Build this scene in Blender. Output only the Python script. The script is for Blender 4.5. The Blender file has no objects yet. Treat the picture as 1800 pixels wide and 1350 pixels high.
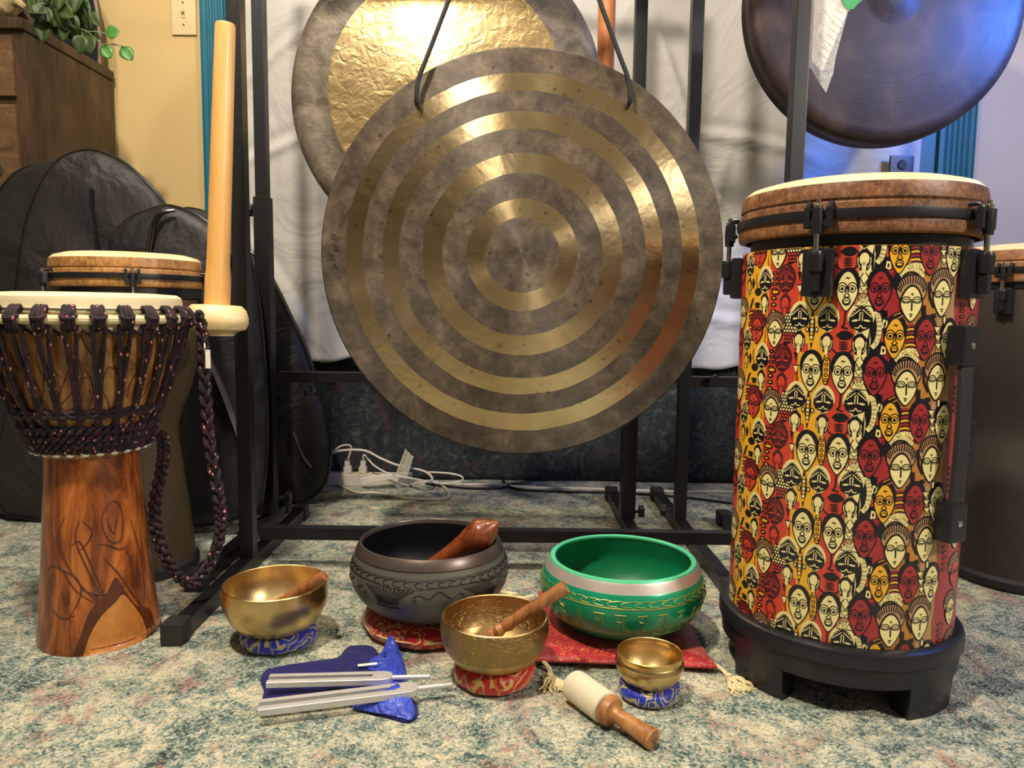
import bpy, bmesh, math, random
from math import pi, sin, cos, radians as R, sqrt, atan2
from mathutils import Vector, Matrix
random.seed(11)
C = bpy.context.scene.collection
SC = bpy.context.scene

# ------------------------------------------------------------------ camera
H = .54; PITCH = 5.7; ROLL = .7; FPX = 1300.0
cam = bpy.data.cameras.new('camera'); cam.sensor_width = 36; cam.lens = 26.0
cam.clip_start = .02
co = bpy.data.objects.new('camera', cam); C.objects.link(co); SC.camera = co
CM = Matrix.Rotation(R(90 - PITCH), 3, 'X') @ Matrix.Rotation(R(ROLL), 3, 'Z')
co.matrix_world = Matrix.Translation((0, 0, H)) @ CM.to_4x4()
cam.dof.use_dof = False

def at(px, py, y=None, z=None):
    """world point that is seen at px,py and stands at depth y or height z"""
    d = CM @ Vector((px - 900, 675 - py, -FPX))
    t = y / d.y if y is not None else (z - H) / d.z
    return Vector((0, 0, H)) + d * t

# ------------------------------------------------------------------ light
def lin(h):
    h = h.lstrip('#'); o = []
    for i in (0, 2, 4):
        v = int(h[i:i+2], 16) / 255
        o.append(v / 12.92 if v <= .04045 else ((v + .055) / 1.055) ** 2.4)
    return (*o, 1)

SC.view_settings.view_transform = 'Standard'; SC.view_settings.look = 'None'
SC.view_settings.gamma = 1; SC.view_settings.use_curve_mapping = False
SC.view_settings.exposure = 0.45
w = bpy.data.worlds.new('room_light'); SC.world = w; w.use_nodes = True
nt = w.node_tree; bg = nt.nodes['Background']
tc = nt.nodes.new('ShaderNodeTexCoord'); nz = nt.nodes.new('ShaderNodeTexNoise'); nz.inputs['Scale'].default_value = 1.6
rp = nt.nodes.new('ShaderNodeValToRGB')
rp.color_ramp.elements[0].position = .35; rp.color_ramp.elements[0].color = (.05, .042, .035, 1)
rp.color_ramp.elements[1].position = .68; rp.color_ramp.elements[1].color = (.62, .52, .38, 1)
nt.links.new(tc.outputs['Generated'], nz.inputs['Vector']); nt.links.new(nz.outputs['Fac'], rp.inputs['Fac'])
nt.links.new(rp.outputs['Color'], bg.inputs['Color']); bg.inputs['Strength'].default_value = .36

def area(name, loc, to, size, power, col):
    l = bpy.data.lights.new(name, 'AREA'); l.shape = 'DISK'; l.size = size; l.energy = power; l.color = col
    o = bpy.data.objects.new(name, l); C.objects.link(o); o.location = loc
    o.rotation_euler = (Vector(to) - Vector(loc)).to_track_quat('-Z', 'Y').to_euler(); return o
WARM = (1, .88, .72)
area('ceiling_light_front', (-.5, .35, 2.3), (-.1, 1.4, .3), .14, 40, WARM)
area('ceiling_light_middle', (.25, 1.25, 2.5), (.15, 1.35, 0), .12, 11, WARM)
area('ceiling_light_left', (-1.15, 1.2, 2.3), (-.9, 2.0, .4), .12, 8, WARM)
area('lamp_right', (1.75, -.1, 1.65), (.2, 1.4, .5), .16, 22, (1, .92, .82))
l = bpy.data.lights.new('blue_uplight', 'POINT'); l.energy = 10; l.color = (.04, .22, 1); l.shadow_soft_size = .06
o = bpy.data.objects.new('blue_uplight', l); C.objects.link(o); o.location = (1.5, 1.42, 1.3)
l = bpy.data.lights.new('blue_spot', 'SPOT'); l.energy = 46; l.color = (.03, .2, 1); l.spot_size = R(85); l.spot_blend = 1; l.shadow_soft_size = .05
o = bpy.data.objects.new('blue_spot', l); C.objects.link(o); o.location = (1.5, 1.42, 1.36); o.rotation_euler = (Vector((1.13, 1.79, 1.3)) - Vector(o.location)).to_track_quat('-Z', 'Y').to_euler()

# ------------------------------------------------------------------ materials
def new_mat(name):
    m = bpy.data.materials.new(name); m.use_nodes = True
    return m, m.node_tree, m.node_tree.nodes['Principled BSDF']
class G:
    """tiny node helper"""
    def __init__(s, m): s.t = m.node_tree; s.b = s.t.nodes['Principled BSDF']; s._o = None
    def n(s, k, **kw):
        x = s.t.nodes.new('ShaderNode' + k)
        for a, v in kw.items(): setattr(x, a, v)
        return x
    def l(s, a, b): s.t.links.new(a, b)
    def obj(s):
        if not s._o: s._o = s.n('TexCoord').outputs['Object']
        return s._o
    def scaled(s, v):
        m = s.n('Mapping'); m.inputs['Scale'].default_value = v; s.l(s.obj(), m.inputs['Vector']); return m.outputs['Vector']
    def noise(s, sc, det=3, dist=0, vec=None, rough=.5):
        x = s.n('TexNoise'); x.inputs['Scale'].default_value = sc; x.inputs['Detail'].default_value = det
        x.inputs['Distortion'].default_value = dist; x.inputs['Roughness'].default_value = rough
        s.l(vec or s.obj(), x.inputs['Vector']); return x.outputs['Fac']
    def vor(s, sc, feat='F1', vec=None, out='Distance'):
        x = s.n('TexVoronoi', feature=feat); x.inputs['Scale'].default_value = sc; s.l(vec or s.obj(), x.inputs['Vector']); return x.outputs[out]
    def ramp(s, f, stops, const=False):
        x = s.n('ValToRGB'); cr = x.color_ramp
        if const: cr.interpolation = 'CONSTANT'
        while len(cr.elements) < len(stops): cr.elements.new(.5)
        for e, (p, c) in zip(cr.elements, stops): e.position = p; e.color = c if not isinstance(c, str) else lin(c)
        s.l(f, x.inputs['Fac']); return x.outputs['Color']
    def mix(s, f, a, b, mode='MIX'):
        x = s.n('Mix', data_type='RGBA', blend_type=mode)
        for sock, v in ((x.inputs[0], f), (x.inputs[6], a), (x.inputs[7], b)):
            if isinstance(v, str): sock.default_value = lin(v)
            elif isinstance(v, (int, float)): sock.default_value = v
            elif isinstance(v, tuple): sock.default_value = v
            else: s.l(v, sock)
        return x.outputs[2]
    def math(s, op, a, b=None, c=None):
        x = s.n('Math', operation=op)
        for i, v in enumerate((a, b, c)):
            if v is None: continue
            if isinstance(v, (int, float)): x.inputs[i].default_value = v
            else: s.l(v, x.inputs[i])
        return x.outputs[0]
    def xyz(s):
        x = s.n('SeparateXYZ'); s.l(s.obj(), x.inputs[0]); return x.outputs
    def col(s, v): s.l(v, s.b.inputs['Base Color'])
    def rough(s, v): s.l(v, s.b.inputs['Roughness'])
    def bump(s, h, st=.3, d=.002):
        x = s.n('Bump'); x.inputs['Strength'].default_value = st; x.inputs['Distance'].default_value = d
        s.l(h, x.inputs['Height'])
        old = s.b.inputs['Normal'].links
        if old: s.l(old[0].from_socket, x.inputs['Normal'])
        s.l(x.outputs[0], s.b.inputs['Normal'])

def plain(name, c, rough=.5, metal=0, var=.12, sc=30, bump=0, bsc=200, coat=0, sheen=0, spec=.5):
    m, t, b = new_mat(name); g = G(m)
    b.inputs['Roughness'].default_value = rough; b.inputs['Metallic'].default_value = metal
    b.inputs['Coat Weight'].default_value = coat; b.inputs['Sheen Weight'].default_value = sheen
    b.inputs['Specular IOR Level'].default_value = spec
    cc = lin(c); d = tuple(x * (1 - var) for x in cc[:3]) + (1,); e = tuple(min(1, x * (1 + var)) for x in cc[:3]) + (1,)
    g.col(g.ramp(g.noise(sc, 4), [(.3, d), (.7, e)]))
    if bump: g.bump(g.noise(bsc, 3), bump, .001)
    return m

def m_carpet():
    m, t, b = new_mat('carpet'); g = G(m); b.inputs['Roughness'].default_value = .95; b.inputs['Sheen Weight'].default_value = .1
    b.inputs['Specular IOR Level'].default_value = .1
    tuft = g.vor(330, out='Color'); sx = g.n('SeparateColor'); g.l(tuft, sx.inputs[0]); tv = sx.outputs[0]
    mid = g.noise(40, 6, 1.2, None, .75); big = g.noise(12, 5, 1.0, None, .65); pk = g.noise(9.3, 5, 1.2, g.scaled((1.1, .9, 1)), .65)
    v = g.math('ADD', g.math('MULTIPLY', tv, .16), g.math('ADD', g.math('MULTIPLY', mid, .72), g.math('MULTIPLY', big, .78)))
    c = g.ramp(v, [(.62, '#33433f'), (.70, '#5a706a'), (.77, '#86978c'), (.85, '#b3b6a1'), (.95, '#dcd4b4')])
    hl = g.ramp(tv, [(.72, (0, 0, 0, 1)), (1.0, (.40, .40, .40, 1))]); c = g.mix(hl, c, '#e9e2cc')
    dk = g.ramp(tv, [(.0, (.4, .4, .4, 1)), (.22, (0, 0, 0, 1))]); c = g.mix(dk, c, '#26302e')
    p = g.math('ADD', g.math('MULTIPLY', tv, .12), pk)
    c = g.mix(g.ramp(p, [(.62, (0, 0, 0, 1)), (.72, (.7, .7, .7, 1))]), c, g.mix(tv, '#7a3d40', '#c48f82'))
    g.col(c); g.bump(g.vor(330), .8, .004); g.bump(mid, .5, .006); return m
def m_floral():
    m, t, b = new_mat('dark_floral_cloth'); g = G(m); b.inputs['Roughness'].default_value = .95
    a = g.noise(16, 6, 2.6, None, .7); f = g.noise(180, 4, 0, None, .7)
    c = g.ramp(a, [(.40, '#0c1216'), (.5, '#1d2829'), (.57, '#39433d'), (.68, '#77755e')])
    c = g.mix(g.ramp(g.noise(6, 4, 2), [(.58, (0, 0, 0, 1)), (.68, (.6, .6, .6, 1))]), c, '#5d3238')
    g.col(g.mix(.55, c, g.ramp(f, [(.35, '#080c0e'), (.7, '#444c48')]), 'MIX')); g.bump(f, .4, .002); return m
def m_wood(name, cs, sc=(3, 3, .6), ns=9, rough=.4, coat=.1, dist=1.5, bump=.1):
    m, t, b = new_mat(name); g = G(m); b.inputs['Roughness'].default_value = rough; b.inputs['Coat Weight'].default_value = coat
    v = g.scaled(sc); a = g.noise(ns, 6, dist, v, .6); f = g.noise(ns * 9, 3, .5, g.scaled((sc[0] * 3, sc[1] * 3, sc[2])))
    n = len(cs); c = g.ramp(a, [(.32 + .36 * i / (n - 1), x) for i, x in enumerate(cs)])
    g.col(g.mix(.22, c, g.ramp(f, [(.35, '#2b1408'), (.65, '#e8c79a')]), 'SOFT_LIGHT')); g.bump(f, bump, .001); return m
def m_gong():
    m, t, b = new_mat('ringed_gong_metal'); g = G(m); X = g.xyz()
    r = g.math('SQRT', g.math('ADD', g.math('MULTIPLY', X[0], X[0]), g.math('MULTIPLY', X[1], X[1])))
    wob = g.math('MULTIPLY', g.math('SUBTRACT', g.noise(14, 4), .5), .006)
    rr = g.math('DIVIDE', g.math('ADD', r, wob), .397)
    k = (0, 0, 0, 1); o = (1, 1, 1, 1)
    mask = g.ramp(rr, [(0, k), (.183, o), (.272, k), (.393, o), (.489, k), (.607, o), (.691, k), (.787, o), (.874, k)], True)
    mot = g.noise(16, 7, .25, None, .72)
    dark = g.ramp(mot, [(.34, '#3f362e'), (.47, '#544a3f'), (.56, '#645949'), (.68, '#7c705d')])
    spots = g.mix(1.0, g.ramp(g.vor(26), [(.07, o), (.14, k)]), g.ramp(g.vor(47), [(.05, o), (.13, k)]), 'LIGHTEN')
    dark = g.mix(spots, dark, '#453b33')
    br = g.ramp(g.noise(9, 3), [(.3, '#dcc08c'), (.7, '#f3dcae')])
    g.col(g.mix(mask, dark, g.mix(g.math('MULTIPLY', spots, .5), br, '#7c6038')))
    g.rough(g.ramp(mask, [(0, (.55,) * 3 + (1,)), (1, (.26,) * 3 + (1,))]))
    g.l(g.ramp(mask, [(0, (.2,) * 3 + (1,)), (1, (1,) * 3 + (1,))]), b.inputs['Metallic'])
    tg = g.n('Tangent', direction_type='RADIAL', axis='Z'); g.l(tg.outputs[0], b.inputs['Tangent'])
    b.inputs['Anisotropic'].default_value = .85; b.inputs['Anisotropic Rotation'].default_value = .25
    g.bump(mask, .25, .0015)
    lines = g.noise(260, 2, 0, None)
    rv = g.n('CombineXYZ'); g.l(g.math('MULTIPLY', r, 300), rv.inputs[0])
    g.bump(g.noise(1.0, 2, 0, rv.outputs[0]), .08, .0008)
    g.bump(g.noise(16, 2, .8), .22, .005); g.bump(g.noise(6, 2, .4), .3, .009); g.bump(g.noise(45, 3, .6), .12, .0025)
    return m
def m_rear_gong():
    m, t, b = new_mat('hammered_gong_metal'); g = G(m); X = g.xyz()
    r = g.math('SQRT', g.math('ADD', g.math('MULTIPLY', X[0], X[0]), g.math('MULTIPLY', X[1], X[1])))
    rr = g.math('DIVIDE', g.math('ADD', r, g.math('MULTIPLY', g.noise(14, 4), .005)), .371)
    mask = g.ramp(rr, [(0, (1, 1, 1, 1)), (.745, (0, 0, 0, 1))], True)
    dark = g.ramp(g.noise(14, 6, .8, None, .65), [(.32, '#4c443b'), (.5, '#6f665a'), (.68, '#8d8371')])
    br = g.ramp(g.noise(7, 3), [(.3, '#cbae78'), (.7, '#ead09a')])
    g.col(g.mix(mask, dark, br)); g.rough(g.ramp(mask, [(0, (.5,) * 3 + (1,)), (1, (.36,) * 3 + (1,))]))
    g.l(g.ramp(mask, [(0, (.3,) * 3 + (1,)), (1, (1,) * 3 + (1,))]), b.inputs['Metallic'])
    tg = g.n('Tangent', direction_type='RADIAL', axis='Z'); g.l(tg.outputs[0], b.inputs['Tangent']); b.inputs['Anisotropic'].default_value = .5; b.inputs['Anisotropic Rotation'].default_value = .25
    g.bump(g.noise(40, 3, 1.0), .28, .005); g.bump(g.noise(7, 2, .5), .3, .010); return m
def m_dark_gong():
    m, t, b = new_mat('dark_bronze'); g = G(m); X = g.xyz()
    r = g.math('SQRT', g.math('ADD', g.math('MULTIPLY', X[0], X[0]), g.math('MULTIPLY', X[1], X[1])))
    c = g.ramp(g.noise(9, 6, 1), [(.3, '#2b2324'), (.5, '#372c2a'), (.7, '#4a3b35')])
    c = g.mix(g.ramp(g.math('DIVIDE', r, .33), [(.09, (1, 1, 1, 1)), (.115, (0, 0, 0, 1))]), c, '#2f2b33')
    g.col(c); b.inputs['Metallic'].default_value = .1; b.inputs['Roughness'].default_value = .5; b.inputs['Specular IOR Level'].default_value = .35
    rv = g.n('CombineXYZ'); g.l(g.math('MULTIPLY', r, 60), rv.inputs[0])
    g.bump(g.noise(1.0, 3, 0, rv.outputs[0]), .15, .003); g.bump(g.noise(15, 3, 1), .2, .004); return m
def m_brass(name, c1, c2, rough=.22, engrave=False, z0=0, z1=0):
    m, t, b = new_mat(name); g = G(m); b.inputs['Metallic'].default_value = 1
    c = g.ramp(g.noise(22, 5, .6), [(.32, c1), (.68, c2)])
    g.rough(g.ramp(g.noise(18, 4), [(.3, (rough * .8,) * 3 + (1,)), (.7, (rough * 1.6,) * 3 + (1,))]))
    if engrave:
        v = g.vor(75); rings = g.math('SINE', g.math('MULTIPLY', v, 26)); v2 = g.vor(75, 'DISTANCE_TO_EDGE')
        ln = g.ramp(g.math('MAXIMUM', rings, g.math('SUBTRACT', 1, g.math('MULTIPLY', v2, 14))), [(.35, (0, 0, 0, 1)), (.75, (1, 1, 1, 1))])
        z = g.xyz()[2]
        band = g.math('MULTIPLY', g.math('GREATER_THAN', z, z0), g.math('LESS_THAN', z, z1))
        f = g.math('MULTIPLY', ln, band)
        c = g.mix(g.math('MULTIPLY', band, .55), c, '#6b5136'); c = g.mix(g.math('MULTIPLY', f, .65), c, '#b99a62'); g.bump(f, .5, .0008)
    g.col(c); g.bump(g.noise(30, 2, .5), .15, .004); return m
def m_brocade(name, bgc, gold, gold2, sc=26, wd=.06, lo=.46):
    m, t, b = new_mat(name); g = G(m); b.inputs['Roughness'].default_value = .45; b.inputs['Sheen Weight'].default_value = .3
    a = g.noise(sc, 0, 1.6); k = (0, 0, 0, 1); o = (1, 1, 1, 1)
    f = g.ramp(a, [(0, k), (lo - wd, o), (lo + wd * .6, k), (lo + wd * 2.4, o), (lo + wd * 3.4, k)], True)
    wv = g.noise(700, 1)
    g.col(g.mix(f, g.mix(.25, bgc, g.ramp(wv, [(.4, '#000000'), (.6, '#ffffff')]), 'OVERLAY'), g.mix(g.ramp(wv, [(.45, k), (.55, o)]), gold, gold2)))
    g.bump(f, .4, .001); g.bump(wv, .3, .0006); return m
def m_rope():
    m, t, b = new_mat('dark_flecked_rope'); g = G(m); b.inputs['Roughness'].default_value = .8
    v = g.n('TexVoronoi'); v.inputs['Scale'].default_value = 150; g.l(g.scaled((1, 1, .6)), v.inputs['Vector'])
    sp = g.ramp(v.outputs['Distance'], [(.2, (1, 1, 1, 1)), (.3, (0, 0, 0, 1))])
    on = g.ramp(v.outputs['Color'], [(.5, (0, 0, 0, 1)), (.55, (1, 1, 1, 1))], True)
    g.col(g.mix(g.math('MULTIPLY', sp, on), g.ramp(g.noise(60, 3), [(.4, '#171018'), (.65, '#3a1c26')]), '#d98a78'))
    g.bump(g.noise(400, 2), .6, .001); return m
def m_skin_head(name='fiberskin', cs=('#2f1d16', '#7a4f33', '#bd8757', '#4a2e20', '#8d5f3c'), zt=.722):
    m, t, b = new_mat(name); g = G(m); b.inputs['Roughness'].default_value = .45
    z = g.xyz()[2]
    c = g.mix(.5, g.ramp(g.noise(170, 6, .6, g.scaled((1, 1, .6)), .8), [(.38, cs[0]), (.5, cs[1]), (.64, cs[2])]), g.ramp(g.noise(18, 4, .4, g.scaled((1, 1, 2))), [(.35, cs[3]), (.6, cs[4])]))
    tp = g.ramp(g.noise(10, 4), [(.3, '#e3bd8a'), (.7, '#f4dcb4')])
    nm = g.n('NewGeometry').outputs['Normal']; s = g.n('SeparateXYZ'); g.l(nm, s.inputs[0])
    f = g.ramp(g.math('ADD', s.outputs[2], g.math('MULTIPLY', g.math('SUBTRACT', g.noise(60, 4), .5), .5)), [(.20, (0, 0, 0, 1)), (.62, (1, 1, 1, 1))])
    f = g.math('MULTIPLY', f, g.math('GREATER_THAN', z, zt - .030)); g.col(g.mix(f, c, tp)); g.bump(g.noise(130, 4), .35, .001); return m
def m_glass(name, c='#ffffff', al=.22):
    m, t, b = new_mat(name); g = G(m); out = t.nodes['Material Output']
    b.inputs['Roughness'].default_value = .12; b.inputs['Base Color'].default_value = lin(c)
    tr = g.n('BsdfTransparent'); mx = g.n('MixShader'); mx.inputs[0].default_value = al
    g.l(tr.outputs[0], mx.inputs[1]); g.l(b.outputs[0], mx.inputs[2]); g.l(mx.outputs[0], out.inputs[0]); g.bump(g.noise(40, 3, 1), .8, .01); return m

M = {}
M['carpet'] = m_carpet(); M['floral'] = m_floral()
M['wall'] = plain('yellow_wall_paint', '#cdb27a', .8, var=.03, sc=4, bump=.1, bsc=90)
M['wallr'] = plain('pale_wall_paint', '#cfc6c4', .8, var=.03, sc=4, bump=.1, bsc=90)
M['teal'] = plain('teal_paint', '#256a80', .4, var=.06, sc=20)
M['black'] = plain('black_powder_coat', '#131214', .4, var=.15, sc=60, bump=.1, bsc=500)
M['rubber'] = plain('black_rubber', '#262424', .6, var=.12, bump=.15, bsc=400)
M['plastic'] = plain('black_plastic', '#1c1c20', .35, var=.1, bump=.08, bsc=700)
M['chrome'] = plain('chrome', '#d8d4cc', .18, 1, var=.04)
M['alu'] = plain('aluminium', '#d9d6d4', .42, .55, var=.05, sc=80)
M['sheet'] = plain('white_sheet_cloth', '#c3c1bd', .85, var=.03, sc=6, bump=.12, bsc=600, sheen=.2)
M['bag'] = plain('black_nylon', '#221f1d', .6, var=.12, sc=9, bump=.3, bsc=900)
M['bag2'] = plain('dark_nylon', '#1d1b1c', .5, var=.12, sc=9, bump=.3, bsc=900)
M['piping'] = plain('glossy_piping', '#17140f', .2, var=.1)
M['strap'] = plain('grey_webbing', '#4a4238', .7, var=.1, bump=.4, bsc=1200)
M['cabwood'] = m_wood('dark_chest_wood', ['#261a10', '#40301f', '#54412b'], (3, 3, .5), 6, .5)
M['drawerwood'] = m_wood('brown_drawer_wood', ['#45341f', '#5f4930', '#715a3c'], (.7, 3, 3), 6, .45)
M['djwood'] = m_wood('carved_djembe_wood', ['#3f1c0b', '#7e4119', '#a85f29', '#bf7838'], (2.2, 2.2, .55), 7, .32, .25, 2.6)
M['bowlwood'] = m_wood('djembe_bowl_wood', ['#4a2a12', '#8a5e30', '#a9793f', '#bd9058'], (2.4, 2.4, .8), 8, .4, .15, 2.2)
M['groove'] = plain('carved_groove', '#522710', .6)
M['palewood'] = m_wood('pale_maple', ['#d29c55', '#e2b06a', '#edc384'], (5, 5, .5), 5, .38, .15, .6)
M['discwood'] = m_wood('cream_maple', ['#e0c18c', '#ecd2a0', '#f3dfb6'], (1, 4, 4), 6, .4, .1, .6)
M['polewood'] = m_wood('orange_pine', ['#a6602f', '#c27b45', '#d49560'], (7, 7, .3), 6, .45, .1, .8)
M['stickwood'] = m_wood('striker_wood', ['#7d4d2a', '#9c683d', '#b5804f'], (6, 6, .8), 12, .4, .15, .6)
M['darkstick'] = m_wood('rosewood', ['#4c2110', '#7a3c1e', '#93512c'], (4, 4, .7), 14, .3, .35, 1.2)
M['malletwood'] = m_wood('mallet_wood', ['#8a5830', '#ad7745', '#c08c58'], (5, 5, .7), 12, .35, .2, .8)
M['suede'] = plain('cream_suede', '#ddd0b2', .95, var=.05, sc=40, bump=.5, bsc=500, sheen=.3)
M['goatskin'] = plain('cream_goatskin', '#e6d7ac', .5, var=.06, sc=12, bump=.1, bsc=80)
M['cordring'] = plain('cream_wrapped_ring', '#d8cb9f', .7, var=.1, sc=60, bump=.3)
M['rope'] = m_rope()
M['cord'] = plain('black_cord', '#14171a', .6, bump=.4, bsc=900)
M['gong'] = m_gong(); M['gong2'] = m_rear_gong(); M['gong3'] = m_dark_gong()
M['brass'] = m_brass('polished_brass', '#c0a268', '#dcc08a', .27)
M['brass_e'] = m_brass('engraved_brass', '#ae9260', '#cdb07a', .34, True, .026, .071)
M['brass_s'] = m_brass('golden_brass', '#c8a868', '#e6c98c', .26)
M['blackbowl'] = plain('black_satin_metal', '#5f5d53', .45, .25, var=.1, sc=30)
M['blacklip'] = plain('dark_polished_lip', '#6a5f58', .34, .7, var=.08)
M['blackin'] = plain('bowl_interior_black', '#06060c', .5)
M['engr'] = plain('dark_engraving', '#15110f', .5)
M['green'] = plain('green_enamel', '#14946a', .3, .25, var=.06, sc=14, coat=.3)
M['greenin'] = plain('green_interior', '#0d7d50', .45, 0, var=.05)
M['greenlip'] = plain('light_green_rim', '#55c795', .35, .1, var=.04)
M['silver'] = plain('silver_band', '#d9cec6', .38, .6, var=.05, sc=60)
M['goldline'] = plain('gold_engraving', '#9d9a50', .4, .5, var=.15, sc=80)
M['redbro'] = m_brocade('red_gold_brocade', '#c11a1c', '#e3bd72', '#b9904c')
M['redbro2'] = m_brocade('crimson_gold_brocade', '#ab1626', '#dc9a3a', '#c4603a', 60, .02, .56)
M['blubro'] = m_brocade('blue_gold_brocade', '#1a2fae', '#c8bc8c', '#8f8352')
M['velvet'] = plain('blue_velvet', '#0a0754', .9, var=.25, sc=20, bump=.3, bsc=300, sheen=.08)
M['satin'] = plain('blue_satin', '#3c4fc0', .3, var=.1, sc=14)
g_ = G(M['satin']); g_.bump(g_.noise(28, 3, 2.2), .9, .012)
g_ = G(M['velvet']); g_.bump(g_.noise(16, 3, 1.2), .7, .012)
for k_ in ('bag', 'bag2'): g_ = G(M[k_]); g_.bump(g_.noise(5, 4, 1.0), .55, .05)
g_ = G(M['sheet']); g_.bump(g_.noise(3.5, 3, 1.8), .35, .05)
M['cream'] = plain('cream_yarn', '#e3d5a6', .85, var=.1, sc=60, bump=.4, bsc=400)
M['white'] = plain('white_plastic', '#dcd5c4', .4, var=.04)
M['cable'] = plain('white_cable', '#e3dccb', .45, var=.03)
M['almond'] = plain('almond_plastic', '#d9c596', .4, var=.03)
M['paper'] = plain('white_paper', '#efe9da', .7, var=.03)
M['ink'] = plain('grey_print', '#a8a49a', .8)
M['greencard'] = plain('green_card', '#3f9d62', .6)
M['clear'] = m_glass('clear_plastic')
M['leaf'] = plain('green_leaf', '#3f7a2c', .4, var=.35, sc=25, coat=.1)
M['leafd'] = plain('dull_dark_leaf', '#35491f', .5, var=.35, sc=25)  # darker, duller green for the leaves over the chest
M['stem'] = plain('pale_stem', '#7d8a5c', .6)
M['knit'] = plain('cream_knit', '#b9a57c', .9, var=.15, sc=30, bump=.6, bsc=120)
M['olive'] = plain('olive_brown_shell', '#4c3e26', .5, var=.1, sc=12, bump=.15, bsc=300)
M['greysh'] = plain('grey_brown_shell', '#3b332d', .55, var=.1, sc=12, bump=.15, bsc=300)
M['skin'] = m_skin_head(); M['skin2'] = m_skin_head('light_fiberskin', ('#5a3a20', '#a9773f', '#d9ab6c', '#7a5228', '#bb8a50'), .640); M['skin3'] = m_skin_head('pinkish_fiberskin', ('#4a2c20', '#94603f', '#c8946a', '#6a4230', '#a87650'), .640 * 1.06)
M['pot'] = plain('dark_pot', '#3c2f22', .5)

# ------------------------------------------------------------------ mesh helpers
def fin(o, smooth=True, ang=35):
    if smooth:
        for p in o.data.polygons: p.use_smooth = True
        try: o.data.set_sharp_from_angle(angle=R(ang))
        except Exception: pass
        if ang < 100:
            wn = o.modifiers.new('even_normals', 'WEIGHTED_NORMAL'); wn.keep_sharp = True; wn.weight = 80
def obj(name, bm, mat, parent=None, label=None, smooth=True, ang=35, recalc=True):
    if recalc: bmesh.ops.recalc_face_normals(bm, faces=bm.faces)
    me = bpy.data.meshes.new(name); bm.to_mesh(me); bm.free()
    o = bpy.data.objects.new(name, me); C.objects.link(o)
    for x in (mat if isinstance(mat, (list, tuple)) else [mat]): me.materials.append(M[x] if isinstance(x, str) else x)
    if parent: o.parent = parent
    if label: o['label'] = label
    fin(o, smooth, ang); return o
def tag(o, label, cat, group=None, kind=None):
    if label: o['label'] = label
    if cat: o['category'] = cat
    if group: o['group'] = group
    if kind: o['kind'] = kind
    return o
def thing(name, label, cat, loc=(0, 0, 0), rot=(0, 0, 0), group=None):
    o = bpy.data.objects.new(name, None); o.empty_display_size = .05; C.objects.link(o); o.location = loc; o.rotation_euler = rot
    return tag(o, label, cat, group)
def struct(name, bm, mat, parent=None, **k):
    o = obj(name, bm, mat, parent, **k)
    if not parent: o['kind'] = 'structure'
    return o
def nb(): return bmesh.new()
def box(bm, lo, hi, mi=0, bev=0, mx=None):
    lo = Vector(lo); hi = Vector(hi); c = (lo + hi) / 2; s = hi - lo
    t = bmesh.new(); bmesh.ops.create_cube(t, size=1)
    for v in t.verts: v.co = Vector((v.co.x * s.x, v.co.y * s.y, v.co.z * s.z)) + c
    if bev: bmesh.ops.bevel(t, geom=list(t.edges), offset=bev, segments=2, affect='EDGES', profile=.7)
    join(bm, t, mi, mx); return bm
def join(bm, t, mi=0, mx=None):
    vm = [bm.verts.new(mx @ v.co if mx else v.co) for v in t.verts]
    t.verts.index_update()
    for f in t.faces:
        try:
            nf = bm.faces.new([vm[v.index] for v in f.verts]); nf.material_index = mi
        except ValueError: pass
    t.free()
def lathe(prof, seg=64, bm=None, mi=0, mx=None, closed=False, mif=None):
    bm = bm or nb(); rings = []
    for r, z in prof:
        if r < 1e-6: rings.append([bm.verts.new(mx @ Vector((0, 0, z)) if mx else (0, 0, z))])
        else:
            q = []
            for i in range(seg):
                a = 2 * pi * i / seg; v = Vector((r * cos(a), r * sin(a), z)); q.append(bm.verts.new(mx @ v if mx else v))
            rings.append(q)
    pr = list(zip(rings, rings[1:])) + ([(rings[-1], rings[0])] if closed else [])
    for k, (a, b) in enumerate(pr):
        m_ = mif(k) if mif else mi
        for i in range(seg):
            j = (i + 1) % seg
            if len(a) == 1 and len(b) == 1: continue
            if len(a) == 1: f = bm.faces.new((a[0], b[i], b[j]))
            elif len(b) == 1: f = bm.faces.new((a[i], b[0], a[j]))
            else: f = bm.faces.new((a[i], b[i], b[j], a[j]))
            f.material_index = m_
    return bm
def sm(pts, n=6, closed=False):
    """Catmull-Rom smoothing"""
    P = [Vector(p) for p in pts]; out = []; L = len(P)
    rng = range(L) if closed else range(L - 1)
    for i in rng:
        g = (lambda k: P[k % L]) if closed else (lambda k: P[min(max(k, 0), L - 1)])
        a, b, c, d = g(i - 1), g(i), g(i + 1), g(i + 2)
        for k in range(n):
            t = k / n
            out.append(.5 * ((2 * b) + (c - a) * t + (2 * a - 5 * b + 4 * c - d) * t * t + (3 * b - a - 3 * c + d) * t ** 3))
    if not closed: out.append(P[-1])
    return out
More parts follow.
